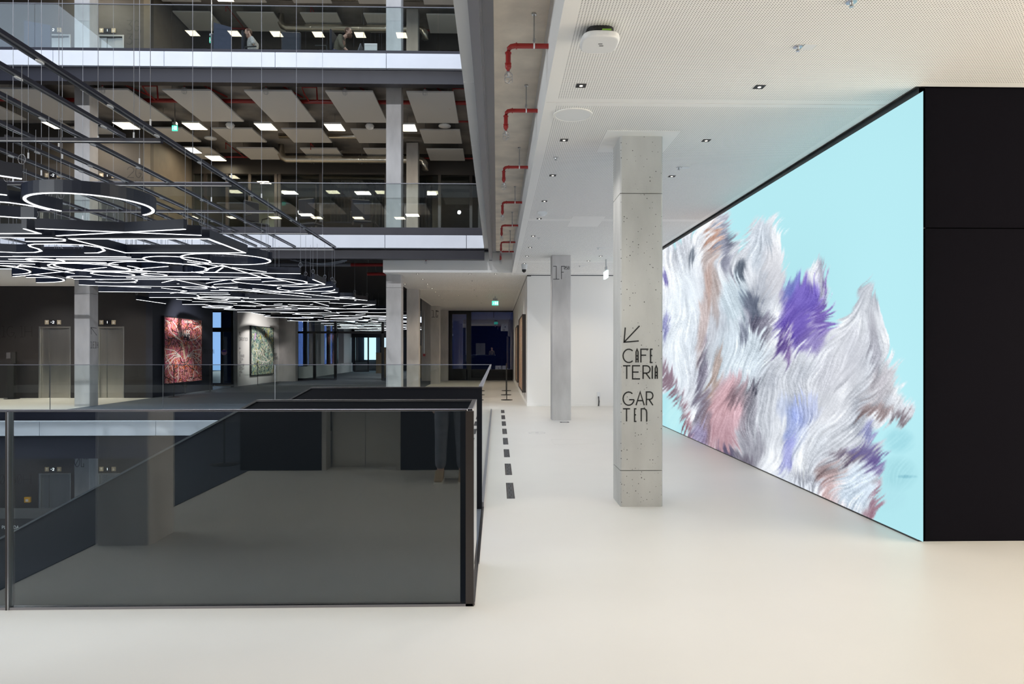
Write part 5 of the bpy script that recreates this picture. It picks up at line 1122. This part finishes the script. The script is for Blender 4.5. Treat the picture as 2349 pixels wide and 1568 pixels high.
def hand(origin, d, up, par, m, s=1.0):
    """palm with four fingers and thumb starting at the wrist, fingers along d"""
    o = Vector(origin); d = Vector(d).normalized(); up = Vector(up); sd = d.cross(up).normalized(); up = sd.cross(d).normalized()
    J = [o, o + d * .05 * s]; E = [(0, 1)]; R = [.022 * s, (.034 * s, .016 * s)]
    for k, L in enumerate((.065, .075, .07, .055)):
        b = len(J); base = o + d * .085 * s + sd * (k - 1.5) * .019 * s
        J += [base, base + d * L * .5 * s - up * .008 * s, base + d * L * .9 * s - up * .028 * s]; E += [(1, b), (b, b + 1), (b + 1, b + 2)]; R += [.010 * s, .008 * s, .007 * s]
    b = len(J); J += [o + d * .03 * s - sd * .038 * s, o + d * .065 * s - sd * .052 * s - up * .01 * s]; E += [(1, b), (b, b + 1)]; R += [.011 * s, .008 * s]
    return J, E, R
def merge(J, E, R, J2, E2, R2, att):
    b = len(J); return J + [tuple(v) for v in J2], E + [(i + b, j + b) for i, j in E2] + [(att, b)], R + R2
def head_parts(hx, hy, hz, par, face, hairm):
    """ellipsoid head with nose, ears, eyes; face = unit vector in xy"""
    fx, fy = face; sx_, sy_ = -fy, fx
    mb = MB(); n = 16
    prof = [(.03, -.125), (.055, -.11), (.072, -.06), (.08, 0), (.082, .05), (.065, .1), (.03, .122)]
    mb.lathe((hx, hy, hz), prof, n)
    mb.tube([(hx + fx * .075, hy + fy * .075, hz + .02), (hx + fx * .105, hy + fy * .105, hz - .025)], [.01, .016], 6)
    for s in (-1, 1): mb.tube([(hx + sx_ * s * .078, hy + sy_ * s * .078, hz - .03), (hx + sx_ * s * .09, hy + sy_ * s * .09, hz + .025)], [.012, .018], 6)
    mb.build('head', M['skin'], par, smooth=True)
    mb = MB()
    for s in (-1, 1): mb.lathe((hx + fx * .074 + sx_ * s * .03, hy + fy * .074 + sy_ * s * .03, hz + .015), [(.004, -.008), (.009, 0), (.004, .008)], 6)
    mb.tube([(hx + fx * .074 + sx_ * .022, hy + fy * .074 + sy_ * .022, hz - .06), (hx + fx * .078, hy + fy * .078, hz - .06), (hx + fx * .074 - sx_ * .022, hy + fy * .074 - sy_ * .022, hz - .06)], .005, 5)
    mb.build('eyes_and_mouth', M['hair'], par)
    mb = MB(); cx, cy = hx - fx * .018, hy - fy * .018; mb.lathe((cx, cy, hz), [(.078, -.02), (.092, .03), (.088, .08), (.06, .12), (.02, .137)], n); mb.build('hair', hairm, par, smooth=True)
# seated man, facing right, leaning forward over his lap
z = Z3; x = PX(768, 18.6); y = 18.6
t = thing('person', 'bearded person in an olive jumper and blue jeans sitting and leaning to the right', 'person', (x, y, z))
pel = (x, y, z + .56); ch = (x + .16, y, z + .90); nk = (x + .26, y, z + 1.08); hd = (x + .36, y, z + 1.14)
J = [pel, (x + .06, y, z + .72), ch, nk, hd]; E = [(0, 1), (1, 2), (2, 3), (3, 4)]; R = [.13, .12, .13, .05, .06]
for s in (-1, 1):
    b = len(J); J += [(x + .18, y + s * .19, z + 1.0), (x + .22, y + s * .22, z + .76), (x + .40, y + s * .12, z + .62)]; E += [(2, b), (b, b + 1), (b + 1, b + 2)]; R += [.06, .042, .03]
    H = hand((x + .42, y + s * .11, z + .61), (1, -s * .2, -.2), (0, 0, 1), t, None); J, E, R = merge(J, E, R, *H, b + 2)
    b = len(J); J += [(x + .02, y + s * .1, z + .54), (x + .46, y + s * .13, z + .52), (x + .50, y + s * .13, z + .10), (x + .64, y + s * .13, z + .05)]; E += [(0, b), (b, b + 1), (b + 1, b + 2), (b + 2, b + 3)]; R += [.085, .06, .04, .035]
skin2('body', J, E, R, M['skin'], t)
head_parts(x + .37, y, z + 1.20, t, (.96, -.28), M['hair'])
MB().lathe((x + .40, y - .01, z + 1.12), [(.02, -.07), (.06, -.05), (.075, 0), (.06, .03)], 12).build('beard', M['hair'], t, smooth=True)
J = [pel, (x + .06, y, z + .72), ch, (x + .22, y, z + 1.03)]; E = [(0, 1), (1, 2), (2, 3)]; R = [.15, .14, .155, .075]
for s in (-1, 1): b = len(J); J += [(x + .18, y + s * .20, z + 1.0), (x + .22, y + s * .23, z + .76), (x + .30, y + s * .18, z + .70)]; E += [(2, b), (b, b + 1), (b + 1, b + 2)]; R += [.078, .058, .045]
skin2('jumper', J, E, R, M['olive'], t)
J = [pel]; E = []; R = [.14]
for s in (-1, 1): b = len(J); J += [(x + .04, y + s * .1, z + .54), (x + .46, y + s * .13, z + .52), (x + .50, y + s * .13, z + .14)]; E += [(0, b), (b, b + 1), (b + 1, b + 2)]; R += [.10, .075, .055]
skin2('jeans', J, E, R, M['jeans'], t)
for s in (-1, 1): B(x + .44, x + .72, y + s * .13 - .045, y + s * .13 + .045, z, z + .09).build('shoe', M['shoe'], t, bevel=.02)
# second person, head bent and one forearm raised, mostly behind the divider
z = Z3; x = PX(574, 18.7); y = 18.7
t = thing('person', 'seated person in a patterned shirt with a raised forearm, partly hidden by a monitor', 'person', (x, y, z))
pel = (x + .08, y, z + .54); J = [pel, (x + .06, y, z + .75), (x + .02, y, z + .95), (x - .02, y, z + 1.08), (x - .05, y, z + 1.14)]; E = [(0, 1), (1, 2), (2, 3), (3, 4)]; R = [.13, .12, .12, .05, .05]
b = len(J); J += [(x + .10, y - .18, z + .98), (x + .18, y - .24, z + .76), (x + .06, y - .16, z + 1.06)]; E += [(2, b), (b, b + 1), (b + 1, b + 2)]; R += [.055, .045, .03]
H = hand((x + .03, y - .13, z + 1.12), (-.5, .3, .8), (0, -1, 0), t, None); J, E, R = merge(J, E, R, *H, b + 2)
b = len(J); J += [(x + .10, y + .18, z + .96), (x + .05, y + .24, z + .76), (x - .2, y + .2, z + .76)]; E += [(2, b), (b, b + 1), (b + 1, b + 2)]; R += [.055, .045, .03]
H = hand((x - .22, y + .2, z + .76), (-1, 0, 0), (0, 0, 1), t, None); J, E, R = merge(J, E, R, *H, b + 2)
for s in (-1, 1): b = len(J); J += [(x + .05, y + s * .1, z + .53), (x - .38, y + s * .12, z + .52), (x - .4, y + s * .12, z + .1), (x - .52, y + s * .12, z + .05)]; E += [(0, b), (b, b + 1), (b + 1, b + 2), (b + 2, b + 3)]; R += [.085, .06, .04, .035]
skin2('body', J, E, R, M['skin'], t); head_parts(x - .06, y, z + 1.19, t, (-.9, -.4), M['hair'])
J = [pel, (x + .06, y, z + .75), (x + .02, y, z + .95), (x - .01, y, z + 1.03)]; E = [(0, 1), (1, 2), (2, 3)]; R = [.15, .14, .14, .07]
for s in (-1, 1): b = len(J); J += [(x + .1, y + s * .19, z + .98), (x + (.18 if s < 0 else .05), y + s * .25, z + .78)]; E += [(2, b), (b, b + 1)]; R += [.07, .058]
skin2('shirt', J, E, R, M['shirt'], t)
J = [pel]; E = []; R = [.14]
for s in (-1, 1): b = len(J); J += [(x + .05, y + s * .1, z + .53), (x - .38, y + s * .12, z + .52), (x - .4, y + s * .12, z + .12)]; E += [(0, b), (b, b + 1), (b + 1, b + 2)]; R += [.10, .072, .055]
skin2('trousers', J, E, R, M['djeans'], t)
office_chair(x + .12, y, z, -1.57 + 3.14, 'dark office chair under the arm-raised person')
# person standing beside the camera, seen only mirrored in the dark glass
x, y = -0.50, 0.13
t = thing('person', 'person in dark jeans and light shoes, mirrored in the dark parapet glass', 'person', (x, y, 0))
pel = (x, y, .95); J = [pel, (x, y, 1.15), (x, y, 1.36), (x, y, 1.50), (x, y, 1.58)]; E = [(0, 1), (1, 2), (2, 3), (3, 4)]; R = [.13, .12, .14, .055, .06]
for s in (-1, 1):
    b = len(J); J += [(x + s * .19, y, 1.42), (x + s * .23, y, 1.14), (x + s * .2, y + .12, .92)]; E += [(2, b), (b, b + 1), (b + 1, b + 2)]; R += [.055, .042, .03]
    H = hand((x + s * .2, y + .13, .90), (0, .4, -1), (s, 0, 0), t, None); J, E, R = merge(J, E, R, *H, b + 2)
    b = len(J); J += [(x + s * .10, y, .88), (x + s * .11, y + .02, .48), (x + s * .12, y - .01, .09), (x + s * .12, y + .13, .04)]; E += [(0, b), (b, b + 1), (b + 1, b + 2), (b + 2, b + 3)]; R += [.085, .058, .04, .035]
skin2('body', J, E, R, M['skin'], t); head_parts(x, y, 1.66, t, (0, 1), M['hair'])
J = [pel, (x, y, 1.15), (x, y, 1.36), (x, y, 1.45)]; E = [(0, 1), (1, 2), (2, 3)]; R = [.15, .14, .16, .09]
for s in (-1, 1): b = len(J); J += [(x + s * .20, y, 1.42), (x + s * .24, y, 1.14), (x + s * .205, y + .10, .95)]; E += [(2, b), (b, b + 1), (b + 1, b + 2)]; R += [.075, .055, .045]
skin2('jacket', J, E, R, M['olive'], t)
J = [pel]; E = []; R = [.14]
for s in (-1, 1): b = len(J); J += [(x + s * .10, y, .88), (x + s * .11, y + .02, .48), (x + s * .12, y, .12)]; E += [(0, b), (b, b + 1), (b + 1, b + 2)]; R += [.10, .075, .065]
skin2('jeans', J, E, R, M['djeans'], t)
for s in (-1, 1):
    mb = MB(); mb.prism([(y - .09, .015), (y + .20, .015), (y + .20, .05), (y + .10, .09), (y + .02, .12), (y - .09, .11)], x + s * .13 - .045, x + s * .13 + .045, axes='yz'); so = mb.build('shoe', M['shoe'], t, bevel=.012)
    B(x + s * .13 - .048, x + s * .13 + .048, y - .095, y + .205, 0, .018).build('sole', M['sole'], so)
# ================================================================== light cloud: pendant LED profiles under a steel grid
ZL = 2.80; ZG = 3.72
def lp_(px, py): x, y, _ = FL(px, py, ZL); return (x, y)
NP = [0]
def pendant(path, label, closed=False, group=None, w=0.056, h=0.115, loops=True, dw=0.025, z=ZL, cab=None):
    cx = sum(p[0] for p in path) / len(path); cy = sum(p[1] for p in path) / len(path)
    t = thing('pendant_light', label, 'pendant light', (cx, cy, z), group)
    idm = lambda u, v_, d: (u, v_, d)
    mb = MB(); ribbon(mb, path, w, idm, z + 0.004, z + h, closed); mb.build('profile', M['housing'], t)
    mb = MB(); ribbon(mb, path, dw, idm, z, z + 0.006, closed); mb.build('diffuser', M['led'], t)
    n = len(path); pts = cab or ([path[0], path[-1]] if not closed else [path[0], path[n // 2]])
    for (a, b) in pts:
        top = ZG if b < 15.6 else ZS
        mb = MB(); mb.tube([(a, b, z + h), (a, b, top)], 0.0028, 4)
        if loops: mb.tube([(a + .03 * math.cos(k * PI / 5), b, z + h + .045 + .04 * math.sin(k * PI / 5)) for k in range(11)], 0.003, 4, False)
        mb.build('cable', M['wire'], t)
    NP[0] += 1; return t
def ring(px, py, r, a0=0, a1=360, n=36):
    x, y = lp_(px, py); return arc(x, y, r, r, a0, a1, n)
L_ = lambda *pp: [lp_(*p) for p in pp]
pendant(ring(210, 472, 0.52, 150, 420), 'large open ring light, dark with white glow, nearest at left')
pendant(L_((-60, 395), (50, 411)), 'short bar light at the left edge, highest one')
pendant(L_((-60, 440), (16, 448)), 'short bar light at the left edge, just below the highest bar')
pendant(L_((-60, 460), (-20, 462), (20, 465), (60, 470.5), (90, 476), (112, 482)), 'curved light entering from the left edge beside the large ring')
pendant(L_((-60, 493), (-20, 495), (20, 498), (50, 500), (82, 500.5)), 'curved light under the large ring, ending in a blunt cap')
pendant(L_((-30, 536), (92, 536), (55, 525)), 'hooked bar light at the left edge below the curved lights')
pendant(L_((82, 524.5), (462, 540)), 'long straight bar crossing another below the large ring')
pendant(L_((130, 541), (425, 526)), 'straight bar crossing the long bar, tilted up to the right')
pendant(L_((160, 548), (478, 548), (562, 580), (288, 580)), 'large parallelogram light under the crossing bars', closed=True)
pendant(L_((-20, 545), (120, 546), (148, 549), (148, 553), (120, 554), (60, 554)), 'flat loop light at the left under the hooked bar')
sn = L_((-20, 577), (40, 579.5), (80, 579), (95, 576), (88, 571), (70, 566), (66, 562), (80, 560), (130, 559.5), (190, 562), (232, 568), (240, 575), (225, 580), (195, 580.5))
pendant(sn, 'snaking S shaped light at the left')
pendant(ring(104, 597.5, .24), 'small ring light at the left below the snaking light', closed=True)
pendant(ring(407, 597.5, .46), 'medium ring light touching the bigger ring', closed=True)
pendant(ring(520, 595, .62), 'bigger ring light right of the medium ring', closed=True)
pendant(ring(227, 613.5, .62, -20, 325), 'open ring light with a straight tail, lower left')
pendant(L_((310, 617), (385, 611)), 'short tail bar beside the open ring light')
pendant(L_((470, 618), (510, 608.5), (600, 636)), 'chevron shaped light below the bigger ring')
pendant(L_((38, 613), (48, 608), (170, 627)), 'thin chevron light at the lower left')
pendant(L_((718, 641), (745, 652)), 'short bright bar hanging at the right edge of the cloud')
pendant(L_((600, 629), (640, 641), (680, 650), (745, 653)), 'curved light running to the right edge of the cloud')
pendant(L_((372, 648), (402, 641.5), (495, 661)), 'chevron light in front of the red pipes')
pendant(ring(354, 630.5, .20), 'tiny ring light among the bars', closed=True); pendant(ring(620, 646, .70), 'ring light above the green painting', closed=True)
pendant(L_((640, 671), (762, 657)), 'long bar tilting up toward the right edge of the cloud')
pendant(L_((580, 662), (842, 689)), 'very long bar at the right edge of the cloud')
for i, (a, b, c) in enumerate(((0, 587, 290), (30, 588, 300), (20, 596, 312), (130, 592, 330), (0, 604, 80), (200, 622, 420), (260, 632, 460), (290, 637, 480), (440, 625, 466))):
    tilt = (i % 3 - 1) * 1.5
    pendant(L_((a, b - tilt), (c, b + 2)), 'straight bar light of the left middle cloud, %s from the top' % ('first', 'second', 'third', 'fourth', 'fifth', 'sixth', 'seventh', 'eighth', 'short ninth')[i])
# the dense distant part of the cloud: X -9.5..-3.6, Y 10..46
rl = random.Random(12); cnt = 0; zones = {}
GR = [(13.5, 'front'), (17.5, 'middle'), (22.5, 'far'), (33.0, 'distant'), (99, 'beyond the glazed wall')]
def far_fix(x, y):
    k = rl.random(); a = rl.choice([0, 0, PI / 6, -PI / 6, PI / 3, PI / 2, -PI / 4, 0.1]); s = rl.uniform(.5, 1.5)
    if k < .16: return arc(x, y, s * .5, s * .5, 0, 360, 18)[:-1], True, 'ring'
    if k < .26: return arc(x, y, s * .7, s * .7, a * 57, a * 57 + rl.choice([120, 180, 220]), 12), False, 'arc'
    if k < .42:
        b = a + rl.choice([PI / 3, -PI / 3, PI / 2]); return [(x, y), (x + math.cos(a) * s, y + math.sin(a) * s), (x + math.cos(a) * s + math.cos(b) * s * .8, y + math.sin(a) * s + math.sin(b) * s * .8)], False, 'angled'
    s *= 1.25; return [(x - math.cos(a) * s, y - math.sin(a) * s), (x + math.cos(a) * s, y + math.sin(a) * s)], False, 'bar'
def inside(p, y):
    return all(-9.7 < q[0] < -3.5 and q[1] > 10.4 for q in p)
tries = 0
gy = 10.7; row = 0
_o = 'first second third fourth fifth sixth seventh eighth ninth'.split()
ordw = _o + 'tenth eleventh twelfth thirteenth fourteenth fifteenth sixteenth seventeenth eighteenth nineteenth twentieth'.split() + ['twenty-' + q for q in _o] + ['thirtieth'] + ['thirty-' + q for q in _o] + ['fortieth'] + ['forty-' + q for q in _o] + ['fiftieth'] + ['fifty-' + q for q in _o]
while gy < 46:
    step = 0.78 if gy < 24 else 0.95
    for gx in np.arange(-9.3, -3.7, 1.25 if gy < 24 else 1.45):
        x = gx + rl.uniform(-.45, .45); y = gy + rl.uniform(-.3, .3)
        p, cl, kd = far_fix(x, y)
        if not inside(p, y) or (32.8 < y < 34.1): continue
        if cnt > 268: continue
        zn = [g for lim, g in GR if y < lim][0]; cnt += 1
        sh = {'ring': 'ring', 'arc': 'curved', 'angled': 'angled', 'bar': 'straight bar'}[kd]
        far = y > 13.5
        cab = [p[0]] if far else None
        zz = ZL + rl.choice([0, .012, .05, -.04]) * (1 if far else 0) + (cnt % 4) * .003
        colw = ['far left', 'left', 'left centre', 'centre', 'right', 'far right'][min(5, max(0, int((gx + 9.4) / 1.0)))]
        pendant(p, '%s pendant light, %s row of the dense cloud, %s' % (sh, ordw[row], colw), cl, 'pendant lights in the %s part of the light cloud' % zn, loops=not far or y < 20, cab=cab, z=zz, dw=0.024 if y < 14 else (0.02 if y < 20 else 0.015))
    gy += step; row += 1
# steel grid above the atrium
XRL = PX(770, 15.4); tz = ZG
XRL = -3.62
rails = [(-3.62, 3.2, 15.35, 0.05), (-4.02, 3.2, 7.46, .03), (-4.49, 5.4, 15.3, .035), (-5.04, 3.6, 15.3, .035), (-5.31, 7.5, 15.2, .03), (-5.72, 3.9, 15.2, .035), (-6.10, 4.2, 15.2, .04), (-6.75, 4.6, 15.2, .03), (-7.4, 5.0, 15.2, .035), (-8.3, 5.6, 15.2, .035), (-9.2, 6.2, 15.2, .035), (-10.1, 6.8, 15.2, .035)]
rn = ['outermost thick rail at the right', 'second rail from the right, short', 'third rail', 'fourth rail', 'fifth rail', 'sixth rail', 'seventh rail', 'eighth rail', 'ninth rail', 'tenth rail', 'eleventh rail', 'twelfth rail at the far left']
for i, (x, a, b, wd) in enumerate(rails):
    t = thing('grid_rail', 'dark steel grid rail above the light cloud, %s' % rn[i], 'rail', (x, (a + b) / 2, tz), 'long rails of the steel grid')
    B(x - wd / 2, x + wd / 2, a, b, tz, tz + .04).build('profile', M['beam'], t)
    B(x - wd / 2 - .004, x - wd / 2 + .006, a, b, tz - .006, tz + .004).build('lower_lip', M['chrome'], t); B(x + wd / 2 - .006, x + wd / 2 + .004, a, b, tz - .006, tz + .004).build('lower_lip', M['chrome'], t)
    n = int((b - a) / .9); c0 = None
    for k in range(n):
        yy = a + (k + .5) * (b - a) / n + rl.uniform(-.15, .15)
        if c0 is None:
            c0 = MB().prism([(.018 * math.cos(q * PI / 4), .05 * math.sin(q * PI / 4)) for q in range(8)], -.016, -.006).build('clip', M['plate'], loc=(0, 0, 0)); c0.parent = t
        else: c1 = c0.copy(); C.objects.link(c1); c0 = c1
        c0.location = (0, yy - (a + b) / 2, 0)
for i, (y, a) in enumerate(((5.45, -12), (7.46, -12), (9.42, -12), (11.22, -12), (13.2, -12), (15.28, -12))):
    t = thing('grid_crossbar', 'dark steel crossbar of the grid, %s from the camera' % ('first', 'second', 'third', 'fourth', 'fifth', 'sixth')[i], 'rail', (-7, y, tz), 'crossbars of the steel grid')
    if i == 0: continue
    B(a, XRL, y - .03, y + .03, tz - .05, tz - .008).build('profile', M['beam'], t); B(a, XRL, y - .034, y - .028, tz - .056, tz - .044).build('lower_lip', M['chrome'], t)
bpy.data.objects.remove([o for o in bpy.data.objects if o.name.startswith('grid_crossbar') and not o.children][0])
# long suspension wires from the roof to the grid
for i, (px, X) in enumerate(((65, -5.72), (135, -5.04), (143, -5.31), (225, -4.49), (307, -4.02), (320, -4.49), (345, -3.62), (442, -3.62), (485, -4.49), (531, -3.62), (600, -3.62), (680, -3.62), (740, -3.62), (30, -6.75), (95, -6.1), (190, -7.4), (260, -8.3))):
    t_ = (px - 1174.5) / F; y = X * (cT - t_ * sT) / (sT + t_ * cT)
    if not 3.3 < y < 15.3: continue
    t = thing('suspension_wire', 'thin vertical steel wire from the roof to the grid, %s' % ['wire %s' % q for q in ('at the far left', 'left of the lift pillar', 'close to the lift pillar', 'right of the lift pillar', 'above the 3G lettering', 'over the fourth rail', 'over the thick rail, nearest', 'over the thick rail, second', 'over the third rail, farther', 'over the thick rail, third', 'over the thick rail, fourth', 'over the thick rail, fifth', 'over the thick rail, farthest', 'at the left edge', 'beside the leftmost lift', 'far left, behind the ring', 'far left, behind the rails')][i], 'wire', (X, y, tz))
    MB().tube([(X, y, tz + .05), (X, y, 17.9)], 0.0032, 5).build('cable', M['wire'], t); MB().tube([(X, y, tz + .05), (X, y, tz + .12)], 0.010, 6).build('clamp', M['plate'], t)
# cables sagging under the beam
t = thing('cable_bundle', 'grey cables sagging under the black beam above the light cloud', 'cable', P(735, 600, 17.0))
for k in range(4):
    a = P(660 + k * 12, 594, 17.05); b = P(795, 593 + k * .5, 17.05); MB().tube([(a[0] + (b[0] - a[0]) * q / 8, 17.05 + .02 * k, a[2] - .10 * (1 - (q / 4 - 1) ** 2) - .01 * k) for q in range(9)], .008, 5).build('cable', M['chrome'], t)
